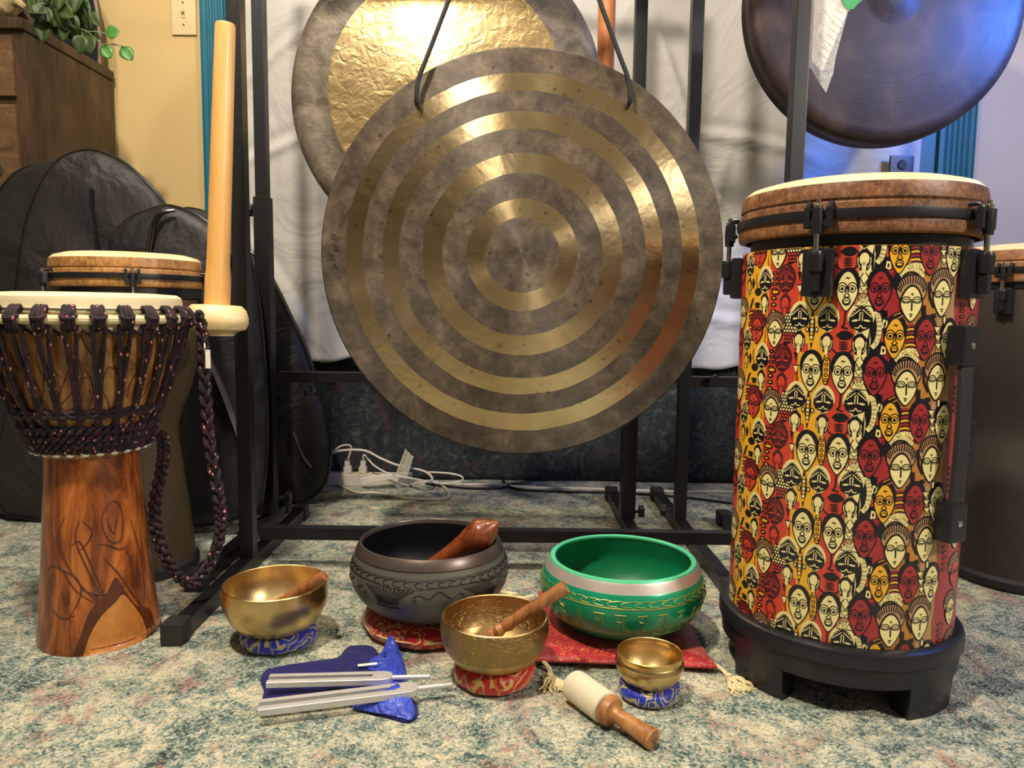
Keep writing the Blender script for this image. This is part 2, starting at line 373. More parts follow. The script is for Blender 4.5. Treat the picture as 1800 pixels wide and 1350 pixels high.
def tube(bm, pts, r, seg=8, mi=0, closed=False, flat=1.0):
    P = [Vector(p) for p in pts]; n = len(P)
    rr = r if isinstance(r, (list, tuple)) else [r] * n
    rings = []; up = None
    for i in range(n):
        a = P[(i - 1) % n] if closed or i > 0 else P[0]; b = P[(i + 1) % n] if closed or i < n - 1 else P[-1]
        t = (b - a)
        if t.length < 1e-9: t = Vector((0, 0, 1))
        t.normalize()
        if up is None:
            up = Vector((0, 0, 1)) if abs(t.z) < .9 else Vector((1, 0, 0))
        x = up - t * up.dot(t)
        if x.length < 1e-6: x = t.orthogonal()
        x.normalize(); up = x; y = t.cross(x)
        rings.append([bm.verts.new(P[i] + (x * cos(2 * pi * k / seg) * flat + y * sin(2 * pi * k / seg)) * rr[i]) for k in range(seg)])
    for i in range(n if closed else n - 1):
        a, b = rings[i], rings[(i + 1) % n]
        for k in range(seg):
            f = bm.faces.new((a[k], a[(k + 1) % seg], b[(k + 1) % seg], b[k])); f.material_index = mi
    if not closed:
        for q in (rings[0][::-1], rings[-1]):
            f = bm.faces.new(q); f.material_index = mi
    return bm
def stick(prof, a, b, seg=24):
    """lathe profile (r, t 0..1) laid from point a to b"""
    a = Vector(a); b = Vector(b); d = b - a; L = d.length
    mx = Matrix.Translation(a) @ d.to_track_quat('Z', 'Y').to_matrix().to_4x4()
    pr = [(0, prof[0][1] * L)] + [(r, t * L) for r, t in prof] + [(0, prof[-1][1] * L)]
    return lathe(pr, seg, mx=mx)
def pillow(outline, thick, rings=10, p=3.0, base=0.0, bump=None, mirror=False, cen=None, bm=None):
    """soft closed body over a 2-D outline; height axis is local z"""
    bm = bm or nb(); n = len(outline)
    c = Vector(cen) if cen else sum((Vector(o_) for o_ in outline), Vector((0, 0))) / n
    def side(sg):
        rs = []
        for k in range(rings + 1):
            s = sin(pi / 2 * (1 - k / rings))
            if k == rings:
                h = thick * sg; x = c
                rs.append([bm.verts.new((x.x, x.y, base + h + (bump(x.x, x.y, 0) if bump and sg > 0 else 0)))]); break
            row = []
            for o_ in outline:
                x = c + (Vector(o_) - c) * s
                h = thick * (1 - s ** p) ** (1 / 2.2) * sg
                row.append(bm.verts.new((x.x, x.y, base + h + (bump(x.x, x.y, s) * (1 - s ** 6) if bump and sg > 0 else 0))))
            rs.append(row)
        for a, b in zip(rs, rs[1:]):
            for i in range(n):
                j = (i + 1) % n
                if len(b) == 1: bm.faces.new((a[i], a[j], b[0]))
                else: bm.faces.new((a[i], a[j], b[j], b[i]))
        return rs[0]
    a = side(1)
    if mirror:
        side(-1); bmesh.ops.remove_doubles(bm, verts=bm.verts, dist=1e-5)
    else: bm.faces.new(a)
    return bm
def wav(x, y, k=1.0):
    return sin(x * 31 * k + 1.3) * .5 + sin(y * 43 * k + x * 17 * k) * .35 + sin((x + y) * 71 * k + 2.1) * .25 + sin((x - 1.7 * y) * 97 * k) * .15

# ------------------------------------------------------------------ the room
WY = 2.34
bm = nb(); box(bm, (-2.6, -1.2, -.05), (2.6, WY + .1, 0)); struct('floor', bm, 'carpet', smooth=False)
bm = nb(); box(bm, (-2.6, WY, 0), (1.33, WY + .1, 2.6)); struct('wall_back', bm, 'wall', smooth=False)
bm = nb(); box(bm, (1.33, WY, 0), (2.6, WY + .1, 2.6)); struct('wall_right', bm, 'wallr', smooth=False)
def casing(name, x0, x1, z0, z1, y=WY, outer=None):
    bm = nb(); n = 60; prof = []
    wd = x1 - x0
    for i in range(n + 1):
        t = i / n; d = .018
        for c_ in (.2, .35, .5, .65, .8):
            if abs(t - c_) < .045: d -= .006 * cos((t - c_) / .045 * pi / 2)
        if t < .05 or t > .95: d = .022
        prof.append((x0 + wd * t, y - d))
    prof = [(x0, y)] + prof + [(x1, y)]
    a = [bm.verts.new((x, yy, z0)) for x, yy in prof]; b = [bm.verts.new((x, yy, z1)) for x, yy in prof]
    for i in range(len(prof) - 1): bm.faces.new((a[i], a[i + 1], b[i + 1], b[i]))
    bm.faces.new(a); bm.faces.new(b[::-1]); bm.faces.new((a[0], b[0], b[-1], a[-1]))
    return struct(name, bm, 'teal', smooth=True, ang=20)
casing('trim_1', -.952, -.838, 0, 2.1)
casing('trim_2', 1.295, 1.405, 0, 2.1)
bm = nb(); box(bm, (1.235, WY - .012, 0), (1.290, WY, 2.1), bev=.003); struct('trim_3', bm, 'teal', smooth=False)

# white sheet hung over the window
def sheet():
    bm = nb(); nx, nz = 170, 130; x0, x1, z0, z1 = -.835, 1.215, .375, 2.05; g = []
    SCL = 1.8
    cre = [((-.05, 1.12), (.9, -.45), .35, .010), ((.55, .95), (.7, -.7), .3, .012), ((.62, .66), (.95, .3), .28, .010), ((-.72, .62), (.5, -.8), .22, .010),
           ((.75, .78), (-.4, .9), .25, .009), ((-.72, 1.0), (.9, .35), .22, .008), ((.48, 1.2), (.35, -.9), .25, .010), ((-.7, 1.28), (.8, .6), .25, .008), ((.66, .52), (1, -.2), .2, .008), ((.9, 1.25), (.5, -.8), .3, .010),
           ((.4, 1.05), (-.8, .55), .22, .010), ((.7, 1.05), (.97, -.2), .25, .012), ((.6, .85), (.2, .97), .22, .007)]
    def h(x, z):
        v = .012 * sin(x * 9 + sin(z * 2) * .8) + .006 * sin(x * 23 + z * 3)
        for (cx, cz), (dx, dz), L, am in cre:
            q = sqrt(dx * dx + dz * dz); dx_, dz_ = dx / q, dz / q
            a = (x - cx) * dx_ + (z - cz) * dz_; b = -(x - cx) * dz_ + (z - cz) * dx_ + .12 * a * a
            am = am * SCL; v += am * math.exp(-(b / .012) ** 2) * max(0, 1 - (a / L) ** 2)
            v -= am * .6 * math.exp(-((b - .03) / .018) ** 2) * max(0, 1 - (a / L) ** 2)
        return v
    for j in range(nz + 1):
        row = []
        for i in range(nx + 1):
            x = x0 + (x1 - x0) * i / nx; t = j / nz; z = z0 + (z1 - z0) * t
            hem = (.012 * sin(x * 11) + .006 * sin(x * 37)) * (1 - t) ** 6 - (x + .2) * .012 * (1 - t)
            row.append(bm.verts.new((x, WY - .078 - h(x, z), z + hem)))
        g.append(row)
    for j in range(nz):
        for i in range(nx): bm.faces.new((g[j][i], g[j][i + 1], g[j + 1][i + 1], g[j + 1][i]))
    o = obj('hanging_sheet', bm, 'sheet', ang=180, recalc=False)
    s = o.modifiers.new('thickness', 'SOLIDIFY'); s.thickness = .002
    return tag(o, 'white wrinkled sheet hanging over the window behind the gongs', 'sheet')
sheet()
def drape():
    bm = nb(); nx, nz = 160, 24; g = []
    for j in range(nz + 1):
        row = []
        for i in range(nx + 1):
            x = -.83 + 2.9 * i / nx; t = j / nz; z = .002 + .47 * t
            y = WY - .02 - .006 * (1 + sin(x * 13 + sin(x * 5) * 2)) - .02 * math.exp(-((x + .50 + .10 * (1 - t)) / .015) ** 2) - .016 * math.exp(-((x + .42 - .12 * (1 - t)) / .012) ** 2)
            row.append(bm.verts.new((x, y, z)))
        g.append(row)
    for j in range(nz):
        for i in range(nx): bm.faces.new((g[j][i], g[j][i + 1], g[j + 1][i + 1], g[j + 1][i]))
    o = obj('cloth_drape', bm, 'floral', ang=180, recalc=False); s = o.modifiers.new('thickness', 'SOLIDIFY'); s.thickness = .003
    tag(o, 'dark blue-grey floral cloth covering the wall below the white sheet', 'drape')
drape()

# light switch
t = thing('light_switch', 'almond toggle light switch plate on the yellow wall', 'light switch', (-1.006, WY, 1.42))
bm = nb(); box(bm, (-.037, -.007, -.062), (.037, 0, .06), bev=.003); obj('switch_plate', bm, 'almond', t)
bm = nb(); box(bm, (-.006, -.009, -.013), (.006, -.006, .013), bev=.001); box(bm, (-.004, -.02, .0), (.004, -.006, .010), bev=.0015); obj('toggle', bm, 'almond', t)
for z in (-.032, .032):
    bm = nb(); lathe([(0, .009), (.0035, .008), (.0035, .006)], 12, bm, mx=Matrix.Translation((0, 0, z)) @ Matrix.Rotation(R(90), 4, 'X')); obj('screw', bm, 'chrome', t)

# ------------------------------------------------------------------ stands
def sqbar(bm, a, b, s, bev=.002):
    a = Vector(a); b = Vector(b); d = b - a
    q = d.to_track_quat('Z', 'Y').to_matrix().to_4x4() if abs(d.normalized().z) < .99 else Matrix.Identity(4)
    if abs(d.normalized().z) >= .99: a, b = (a, b) if a.z < b.z else (b, a)
    box(bm, (-s / 2, -s / 2, 0), (s / 2, s / 2, (b - a).length), bev=bev, mx=Matrix.Translation(a) @ q); return bm
def knob(parent, loc, axis, r=.014, name='clamp_knob'):
    bm = nb(); mx = Matrix.Translation(loc) @ Vector(axis).to_track_quat('Z', 'Y').to_matrix().to_4x4()
    lathe([(0, 0), (.004, 0), (.004, .016), (0, .016)], 12, bm, mx=mx)
    prof = []
    n = 30; vs = []
    for z in (.014, .026):
        vs.append([bm.verts.new(mx @ Vector(((r * (1 + .16 * cos(5 * 2 * pi * i / n))) * cos(2 * pi * i / n), (r * (1 + .16 * cos(5 * 2 * pi * i / n))) * sin(2 * pi * i / n), z))) for i in range(n)])
    for i in range(n): bm.faces.new((vs[0][i], vs[0][(i + 1) % n], vs[1][(i + 1) % n], vs[1][i]))
    bm.faces.new(vs[0][::-1]); bm.faces.new(vs[1])
    return obj(name, bm, 'plastic', parent)
def gong_stand(label, xl, xr, y, bar_z, foot, top=1.62, low_bar=True, s=.028, sleeve=0, knobs=(), tilt=(0, 0)):
    cx = (xl + xr) / 2
    t = thing('gong_stand', label, 'gong stand', (cx, y, 0), group=None)
    for k, x in enumerate((xl - cx, xr - cx)):
        dx = tilt[k]
        bm = nb(); sqbar(bm, (x - dx, 0, .03), (x + dx, 0, top), s); p = obj('post', bm, 'black', t)
        if sleeve:
            bm = nb(); sqbar(bm, (x - dx, 0, .031), (x - dx + dx * 2 * sleeve / top, 0, sleeve), s + .008); obj('sleeve', bm, 'black', p)
        f0, f1 = foot[k]
        bm = nb(); sqbar(bm, (x - dx, f0 - y, .016), (x - dx, f1 - y, .016), .028, .003); f = obj('foot', bm, 'black', t)
        for yy, sg in ((f0 - y, 1), (f1 - y, -1)):
            bm = nb(); box(bm, (x - dx - .018, min(yy - .006 * sg, yy + .035 * sg), 0), (x - dx + .018, max(yy - .006 * sg, yy + .035 * sg), .037), bev=.007)
            obj('rubber_cap', bm, 'rubber', f)
    bm = nb(); sqbar(bm, (xl - cx + s / 2, 0, bar_z), (xr - cx - s / 2, 0, bar_z), s - .003); obj('crossbar', bm, 'black', t)
    bm = nb(); sqbar(bm, (xl - cx + s / 2, 0, top - s), (xr - cx - s / 2, 0, top - s), s - .003); obj('top_bar', bm, 'black', t)
    for loc, ax in knobs: knob(t, loc, ax)
    return t
gong_stand('front black square-tube gong stand holding the ringed gong, low bar near floor', -.5244, .546, 1.48, .081, ((1.135, 1.87), (1.33, 1.86)), 1.5, tilt=(.0136, 0))
gong_stand('black gong stand behind, with mid-height crossbar, carrying the brass-centred gong', -.583, .272, 1.8, .372, ((1.36, 1.93), (1.42, 2.1)), 1.62, sleeve=.80, tilt=(.017, -.018),
           knobs=(((.437 + .024, 0, .045), (1, 0, 0)), ((-.437 + .10, -.0, .352), (0, 0, -1)), ((-.437 - .018, 0, .77), (-1, 0, 0)), ((-.437 + .02, 0, .07), (1, 0, 0))))
gong_stand('black gong stand at right rear carrying the dark bronze gong', .413, 1.296, 1.8, .372, ((1.345, 2.1), (1.4, 2.1)), 1.68, tilt=(-.008, 0),
           knobs=(((-.44 - .016, 0, .052), (-1, 0, 0)), ((-.44 + .072, -.01, .377), (0, -1, 0))))

# ------------------------------------------------------------------ gongs
def gong(name, label, part, loc, prof_front, mat, th=.003, seg=160, rz=0):
    t = thing(name, label, 'gong', loc, (0, 0, rz))
    back = [(r, z - th) for r, z in prof_front][::-1]
    bm = lathe(prof_front + back, seg, mx=Matrix.Rotation(R(90), 4, 'X') if False else None)
    o = obj(part, bm, mat, t, ang=40); o.rotation_euler = (R(90), 0, 0)
    return t
GR = .397; GZ = .647; GY = 1.475
pf = [(0, .014)] + [(GR * k / 40, .014 * (1 - (k / 40) ** 2)) for k in range(1, 40)] + [(GR * .992, .0005), (GR, -.004), (GR + .0005, -.012)]
g1 = gong('ringed_gong', 'large round gong with four polished brass rings, hanging in front stand', 'gong_plate', (.017, GY, GZ), pf, 'gong')
def cordset(parent, holes, topp, r=.0045):
    for h in holes:
        bm = nb(); h = Vector(h)
        pts = [h + Vector((0, .012, -.002)), h + Vector((0, -.002, -.004)), h + Vector((0, -.009, .004)), h + Vector((0, -.009, .03)) + (Vector(topp) - h).normalized() * .01]
        up = Vector(topp) - pts[-1]
        pts += [pts[-1] + up * k for k in (.1, .3, .6, 1)]
        tube(bm, sm(pts, 4), r, 8)
        obj('hanging_cord', bm, 'cord', parent)
cordset(g1, [(-.205, -.014, .286), (.200, -.014, .291)], (-.005, 0, .84))
# scratched little signs on the left edge of the gong
bm = nb()
for dx, dz, s_ in ((-.372, .035, .008), (-.366, .012, .007), (-.374, -.005, .008), (-.368, -.022, .006)):
    x = dx; z = dz
    for a, b in (((-1, 1), (.6, .2)), ((.6, .2), (-.6, -.6)), ((-.8, -.2), (1, -.9))):
        p = Vector((x + a[0] * s_, -.0045, z + a[1] * s_)); q = Vector((x + b[0] * s_, -.0045, z + b[1] * s_)); tube(bm, [p, q], .0006, 5)
obj('engraved_marks', bm, 'engr', g1, label='small scratched characters')

RR = .371
pf = [(0, .03)] + [(RR * k / 40, .03 - .018 * (k / 40) ** 2 - (.004 if k > 30 else 0)) for k in range(1, 38)] + [(RR * .955, .004), (RR * .985, -.004), (RR, -.02), (RR, -.05)]
g2 = gong('brass_centred_gong', 'round gong with bright hammered brass centre and dark rim behind the ringed gong', 'gong_plate', (-.163, 1.80, 1.042), pf, 'gong2')
for s_ in (-1, 1):
    bm = nb(); tube(bm, [(s_ * .12, .0, .32), (s_ * .12, -.0, .57)], .004, 8); obj('hanging_cord', bm, 'cord', g2)
RG = .322
pf = [(0, .041), (.028, .039), (.04, .034), (.06, .03)] + [(RG * k / 40, .03 - .02 * (k / 40) ** 2) for k in range(8, 38)] + [(RG * .96, .009), (RG * .99, 0), (RG, -.02), (RG, -.05)]
g3 = gong('dark_bronze_gong', 'dark bronze gong with blue light on its right side, upper right', 'gong_plate', (.858, 1.79, 1.262), pf, 'gong3')
for s_ in (-1, 1):
    bm = nb(); tube(bm, [(s_ * .11, .0, .30), (s_ * .11, 0, .42)], .004, 8); obj('hanging_cord', bm, 'cord', g3)

# plastic pocket with a paper tag, hanging before the dark gong
t = thing('plastic_tag_pocket', 'clear plastic pocket with white paper tag tied to the stand post before the dark gong', 'tag', tuple(at(1450, 0, y=1.512)))
def flatpoly(px, y, th, mat, name, parent, base, bend=0):
    bm = nb(); P = [at(a, b, y=y) - base for a, b in px]
    f = [bm.verts.new(p + Vector((0, bend * sin(i * 2.1), 0))) for i, p in enumerate(P)]; k = [bm.verts.new(v.co + Vector((0, th, 0))) for v in f]
    bm.faces.new(f); bm.faces.new(k[::-1]); n = len(f)
    for i in range(n): bm.faces.new((f[i], k[i], k[(i + 1) % n], f[(i + 1) % n]))
    return obj(name, bm, mat, parent, smooth=False)
B = Vector(t.location)
ps = flatpoly([(1434, -60), (1427, 108), (1446, 125), (1492, 14), (1506, -60)], 1.516, .001, 'paper', 'paper_sheet', t, B)
bm = nb()
for k in range(11):
    a = at(1440 + k * 4, 92 - k * 11, y=1.5155) - B; b = at(1440 + k * 4 + 14 + k * .6, 98 - k * 11 + 6, y=1.5155) - B; tube(bm, [a, b], .0007, 5)
for k in (0, 1, 2):
    a = at(1441 + k * 3, 60 - k * 22, y=1.5155) - B; b = at(1455 + k * 8, 92 - k * 24, y=1.5155) - B; tube(bm, [a, b], .0005, 5)
obj('printed_lines', bm, 'ink', ps)
flatpoly([(1395, -60), (1397, 70), (1397, 105), (1424, 118), (1436, 140), (1451, 164), (1465, 128), (1471, 96), (1489, 22), (1516, 0), (1520, -60)], 1.507, .0008, 'clear', 'plastic_sleeve', t, B, .004)
flatpoly([(1472, -14), (1489, 16), (1500, 16), (1518, -4), (1525, -60), (1490, -60)], 1.503, .001, 'greencard', 'green_card', t, B)
bm = nb(); q_ = at(1440, -50, y=1.505) - B; tube(bm, sm([q_, q_ + Vector((-.03, -.04, .02)), q_ + Vector((-.055, -.02, .02)), q_ + Vector((-.04, .005, .01))], 5, True), .0012, 6, closed=True); obj('tie_string', bm, 'cord', t)
# small dark device on the sheet
t = thing('wall_socket_plate', 'small black square plate with round grey socket just above the patterned drum', 'socket', tuple(at(1586, 290, y=2.235)))
bm = nb(); box(bm, (-.034, 0, -.03), (.034, .012, .028), bev=.003); obj('plate', bm, 'plastic', t)
bm = nb(); lathe([(0, .004), (.013, .004), (.015, 0)], 24, bm, mx=Matrix.Rotation(R(90), 4, 'X') @ Matrix.Translation((0, 0, 0))); obj('round_face', bm, 'rubber', t)

# orange pole behind
t = thing('wooden_pole', 'upright orange pine pole behind the ringed gong, right of centre', 'pole', tuple(at(1067, 0, y=1.90)))
z0 = t.location.z
bm = nb(); lathe([(0, .25), (.02, .25), (.0215, .24), (.0215, -.36), (.024, -.37), (.024, -.41), (0, -.41)], 28, bm); obj('shaft', bm, 'polewood', t)
bm = nb(); tube(bm, sm([(0, 0, .245), (.004, -.03, .29), (.0, -.09, .31)], 4), .002, 6); obj('loop_cord', bm, 'cord', t)

# ------------------------------------------------------------------ hanging dowel with disc
p0 = at(381, 560, y=1.335); p1 = at(396, 42, y=1.335)
t = thing('disc_mallet', 'tall pale wooden dowel with thick cream disc at its foot, hanging by left posts', 'mallet', tuple(p0))
d = p1 - p0; L = d.length
mx = d.to_track_quat('Z', 'Y').to_matrix().to_4x4()
bm = nb(); r = .0198; lathe([(0, .02), (r * 1.12, .02), (r * 1.12, .07), (r, .095), (r * .95, L * .6), (r * .86, L - .004), (r * .8, L), (0, L)], 40, bm, mx=mx); obj('handle', bm, 'palewood', t)
bm = nb(); lathe([(0, .026), (.042, .024), (.050, .016), (.0545, .002), (.0545, -.008), (.050, -.018), (.034, -.024), (.030, -.030), (0, -.030)], 56, bm, mx=Matrix.Rotation(R(2), 4, 'Y')); obj('disc', bm, 'discwood', t)
bm = nb(); tp = mx @ Vector((0, 0, L)); tube(bm, sm([tp + Vector((-.006, 0, -.01)), tp + Vector((-.004, 0, .004)), tp + Vector((.03, .02, .1)), tp + Vector((.05, .14, .46))], 5), .0008, 6); obj('hanging_cord', bm, 'cord', t)

# ------------------------------------------------------------------ front djembe
DJ = (-.678, 1.18, 0)
t = thing('djembe', 'rope-tuned djembe with carved orange-brown wooden foot and cream skin, far left front', 'djembe', DJ)
def interp(tab, z):
    for (z0_, r0), (z1_, r1) in zip(tab, tab[1:]):
        if z0_ <= z <= z1_: return r0 + (r1 - r0) * (z - z0_) / (z1_ - z0_)
    return tab[-1][1] if z > tab[-1][0] else tab[0][1]
DT = [(0, .089), (.01, .0905), (.05, .0862), (.12, .080), (.20, .0745), (.27, .0695), (.305, .068), (.325, .074), (.345, .086), (.375, .101), (.405, .113), (.44, .123), (.48, .1315), (.53, .1375), (.548, .138)]
DS = [(p.x, p.y) for p in [Vector((a, b)) for a, b in DT]]
rad = lambda z: interp(DT, z)
foot = [(0, .003), (.07, .003), (.075, 0)] + [(r, z) for z, r in DT if z <= .306]
bm = lathe(foot + [(.06, .306), (0, .306)], 96); fo = obj('foot', bm, 'djwood', t, label='carved orange-brown wooden foot')
bm = lathe([(0, .306)] + [(.062, .306)] + [(r, z) for z, r in DT if z >= .305] + [(.13, .545), (0, .54)], 96); obj('bowl', bm, 'bowlwood', t)
# pale sapwood patch with its dark border, lower right of the foot
CA = atan2(-DJ[1], -DJ[0])           # direction to the camera
def onfoot(th, z, out=.0008): return Vector((cos(CA + th) * (rad(z) + out), sin(CA + th) * (rad(z) + out), z))
def patch(outl, mat, name, out):
    bm = nb(); f = bm.faces.new([bm.verts.new((a, b, 0)) for a, b in outl])
    bmesh.ops.triangulate(bm, faces=[f])
    for k in range(-20, 21):
        bmesh.ops.bisect_plane(bm, geom=list(bm.verts) + list(bm.edges) + list(bm.faces), plane_co=(k * .08, 0, 0), plane_no=(1, 0, 0))
    for k in range(0, 9):
        bmesh.ops.bisect_plane(bm, geom=list(bm.verts) + list(bm.edges) + list(bm.faces), plane_co=(0, k * .02, 0), plane_no=(0, 1, 0))
    for v in bm.verts: v.co = onfoot(v.co.x, max(v.co.y, .0005), out)
    return obj(name, bm, mat, fo, ang=180)
M['sapwood'] = m_wood('pale_sapwood', ['#a8682c', '#b97a3a', '#c98b4a'], (2, 2, .8), 8, .35, .25, 1.4)
M['heart'] = m_wood('dark_heartwood', ['#3a1a0c', '#4d2411', '#652f16'], (2, 2, .8), 9, .35, .25, 1.4)
big = [(p.x, p.y) for p in sm([(-.45, .0, 0), (-.30, .035, 0), (-.15, .07, 0), (.10, .09, 0), (.30, .115, 0), (.45, .09, 0), (.65, .06, 0), (.95, .045, 0), (1.05, .012, 0), (1.0, .0, 0)], 5)]
patch(big, 'heart', 'heartwood_patch', .0006)
sap = [(p.x, p.y) for p in sm([(-.28, .0, 0), (-.15, .035, 0), (.05, .062, 0), (.25, .075, 0), (.40, .085, 0), (.55, .068, 0), (.72, .04, 0), (.80, .01, 0), (.78, .0, 0)], 5)]
patch(sap, 'sapwood', 'sapwood_patch', .0011)
# carved petals and lines
bm = nb()
def carve(pts, r=.0012):
    P = sm([(a, b, 0) for a, b in pts], 8); tube(bm, [onfoot(p.x, p.y, .0) for p in P], [r * (.35 + .65 * sin(pi * min(1, max(0, i / (len(P) - 1))))) + .0002 for i in range(len(P))], 6)
for s_ in ([(-.95, .215), (-.85, .18), (-.80, .155), (-.6, .13), (-.35, .10), (.05, .075)], [(-.60, .215), (-.72, .19), (-.66, .165), (-.45, .13), (-.1, .09), (.15, .075)],
           [(-.45, .172), (-.3, .178), (-.15, .15), (.0, .115), (.12, .08)], [(-.30, .21), (-.38, .185), (-.25, .15), (-.05, .11), (.1, .085)], [(-.25, .21), (-.08, .195), (-.12, .18), (-.28, .165)],
           [(.12, .215), (.3, .235), (.5, .225), (.52, .19), (.42, .17), (.22, .175), (.12, .20), (.14, .22)], [(.2, .21), (.28, .19), (.36, .183)], [(.4, .21), (.36, .19)], [(-.02, .172), (.2, .168), (.4, .158), (.6, .16)],
           [(-1.0, .13), (-.85, .14), (-.55, .132), (-.35, .12), (-.3, .095), (-.5, .06)], [(-.95, .085), (-.8, .07), (-.6, .06), (-.4, .065)], [(-.65, .10), (-.6, .085)], [(-.5, .10), (-.52, .078)], [(.7, .2), (.85, .15), (.9, .09), (.85, .06)],
           [(.1, .15), (.35, .12), (.6, .08), (.8, .05)], [(.55, .155), (.62, .13), (.6, .09)], [(-.3, .105), (-.05, .095), (.3, .09)]): carve(s_)
obj('carving', bm, 'groove', fo)
bm = nb()
random.seed(5)
for k in range(26):
    a = -1.5 + 3.0 * k / 25 + random.uniform(-.04, .04)
    z = random.uniform(.36, .42); pts = []
    for i in range(6): pts.append((a + .09 * sin(i * .9 + k), z + i * .02))
    P = sm([(x, y, 0) for x, y in pts], 5); tube(bm, [onfoot(p.x, p.y, 0) for p in P], .0009, 5)
for k in range(9):
    a = -1.3 + .32 * k; pts = [(a, .40 + .015 * sin(k * 2)), (a + .12, .41), (a + .22, .44 + .01 * cos(k * 3)), (a + .38, .435)]
    P = sm([(x, y, 0) for x, y in pts], 5); tube(bm, [onfoot(p.x, p.y, 0) for p in P], .001, 5)
obj('bowl_carving', bm, 'groove', t)
bm = lathe([(0, .558), (.10, .559), (.132, .557), (.139, .552), (.1405, .545), (.1405, .535), (.143, .53), (.143, .5295), (.139, .5295), (.1388, .50), (.137, .50), (.1372, .548), (0, .552)], 96); obj('drum_skin', bm, 'goatskin', t)
bm = nb(); tube(bm, [(.1425 * cos(a), .1425 * sin(a), .534) for a in [2 * pi * i / 96 for i in range(96)]], .0018, 6, closed=True); obj('wire_ring', bm, 'chrome', t)
bm = nb(); tube(bm, [(.147 * cos(a), .147 * sin(a), .519) for a in [2 * pi * i / 96 for i in range(96)]], .0068, 10, closed=True); obj('tension_ring', bm, 'cordring', t, label='cream wrapped ring under the rim')
# lacing
bm = nb(); NL = 26
def pol(a, r, z): return Vector((r * cos(a), r * sin(a), z))
for k in range(NL):
    a = CA + 2 * pi * (k + .4) / NL
    for s_ in (-.35, 0, .35):         # knot around the ring
        aa = a + s_ * .055 * 2
        pts = [pol(aa, .139, .508), pol(aa, .153, .508), pol(aa, .158, .519), pol(aa, .153, .531), pol(aa, .1445, .538), pol(aa, .1425, .529)]
        tube(bm, sm(pts, 3), .0034, 6)
    tube(bm, sm([pol(a - .062, .154, .525), pol(a - .03, .161, .521), pol(a + .03, .161, .521), pol(a + .062, .154, .525)], 3), .0032, 6)
    for s_ in (-1, 1):
        for off in (0,):
            pts = []
            for i in range(9):
                q = i / 8; z = .51 - (.51 - .352) * q
                aa = a + s_ * (.058 - .040 * min(1, q / .55))
                pts.append(pol(aa, rad(z) + .004 + .009 * (1 - q) ** 2, z))
            tube(bm, pts, .0036, 6)
obj('rope_lacing', bm, 'rope', t)
bm = nb()
pts = []
for i in range(NL * 8):
    a = 2 * pi * i / (NL * 8); pts.append(pol(a, .1435 + .001 * cos(a * NL), .502 + .004 * sin(a * NL)))
tube(bm, pts, .0026, 6, closed=True)
for zz, rr_, am in ((.378, .007, .0), (.352, .009, .003), (.340, .011, .004), (.330, .0125, .003), (.321, .0125, .002)):
    n = 240; 
    for ph in (0, pi):
        pts = []
        for i in range(n):
            a = 2 * pi * i / n; pts.append(pol(a, max(rad(zz) , .068) + rr_ - .003 + .004 * cos(a * NL * 1.0 + ph) * (am > 0), zz + .0045 * sin(a * NL + ph)))
        tube(bm, pts, .0038, 6, closed=True)
obj('rope_rings', bm, 'rope', t)
bm = nb()
for k in range(NL):
    a = CA + 2 * pi * (k + .5) / NL
    lathe([(0, .003), (.003, .002), (.0042, 0), (.003, -.002), (0, -.003)], 10, bm, mx=Matrix.Translation(pol(a, .0835, .313)) @ Matrix.Rotation(a, 4, 'Z') @ Matrix.Scale(1.5, 4, (0, 1, 0)))
obj('white_beads', bm, 'white', t, label='row of white stitches under the rope')
# braided spare rope hanging at the right
base = Vector(DJ)
path = [at(350, 548, y=1.20), at(357, 610, y=1.21), at(362, 700, y=1.22), at(370, 790, y=1.23), at(386, 880, y=1.235), at(388, 930, y=1.235), at(372, 985, y=1.23), at(338, 1024, y=1.22), at(303, 1000, y=1.21), at(278, 945, y=1.20), at(272, 890, y=1.20), at(284, 825, y=1.20), at(288, 790, y=1.2), at(285, 760, y=1.2)]
P = [p - base for p in sm(path, 14)]
bm = nb(); 
for s_ in range(3):
    pts = []
    for i, p in enumerate(P):
        a = i * .55 + s_ * 2 * pi / 3
        tg = (P[min(i + 1, len(P) - 1)] - P[max(i - 1, 0)]).normalized(); x = tg.cross(Vector((0, 1, 0))).normalized()
        amp = .0065 if 3 < i < len(P) - 4 else .003
        pts.append(p + x * amp * sin(a) + Vector((0, 1, 0)) * .004 * sin(2 * a))
    tube(bm, pts, .0044, 7)
obj('braided_rope', bm, 'rope', t)
bm = nb(); a_ = at(358, 590, y=1.205) - base; tube(bm, sm([at(352, 568, y=1.195) - base, a_, at(360, 612, y=1.2) - base], 4), .0012, 6)
box(bm, (-.003, -.0006, -.03), (.005, .0006, .0), mx=Matrix.Translation(at(364, 615, y=1.198) - base)); obj('price_tag', bm, 'paper', t, label='small white tag')

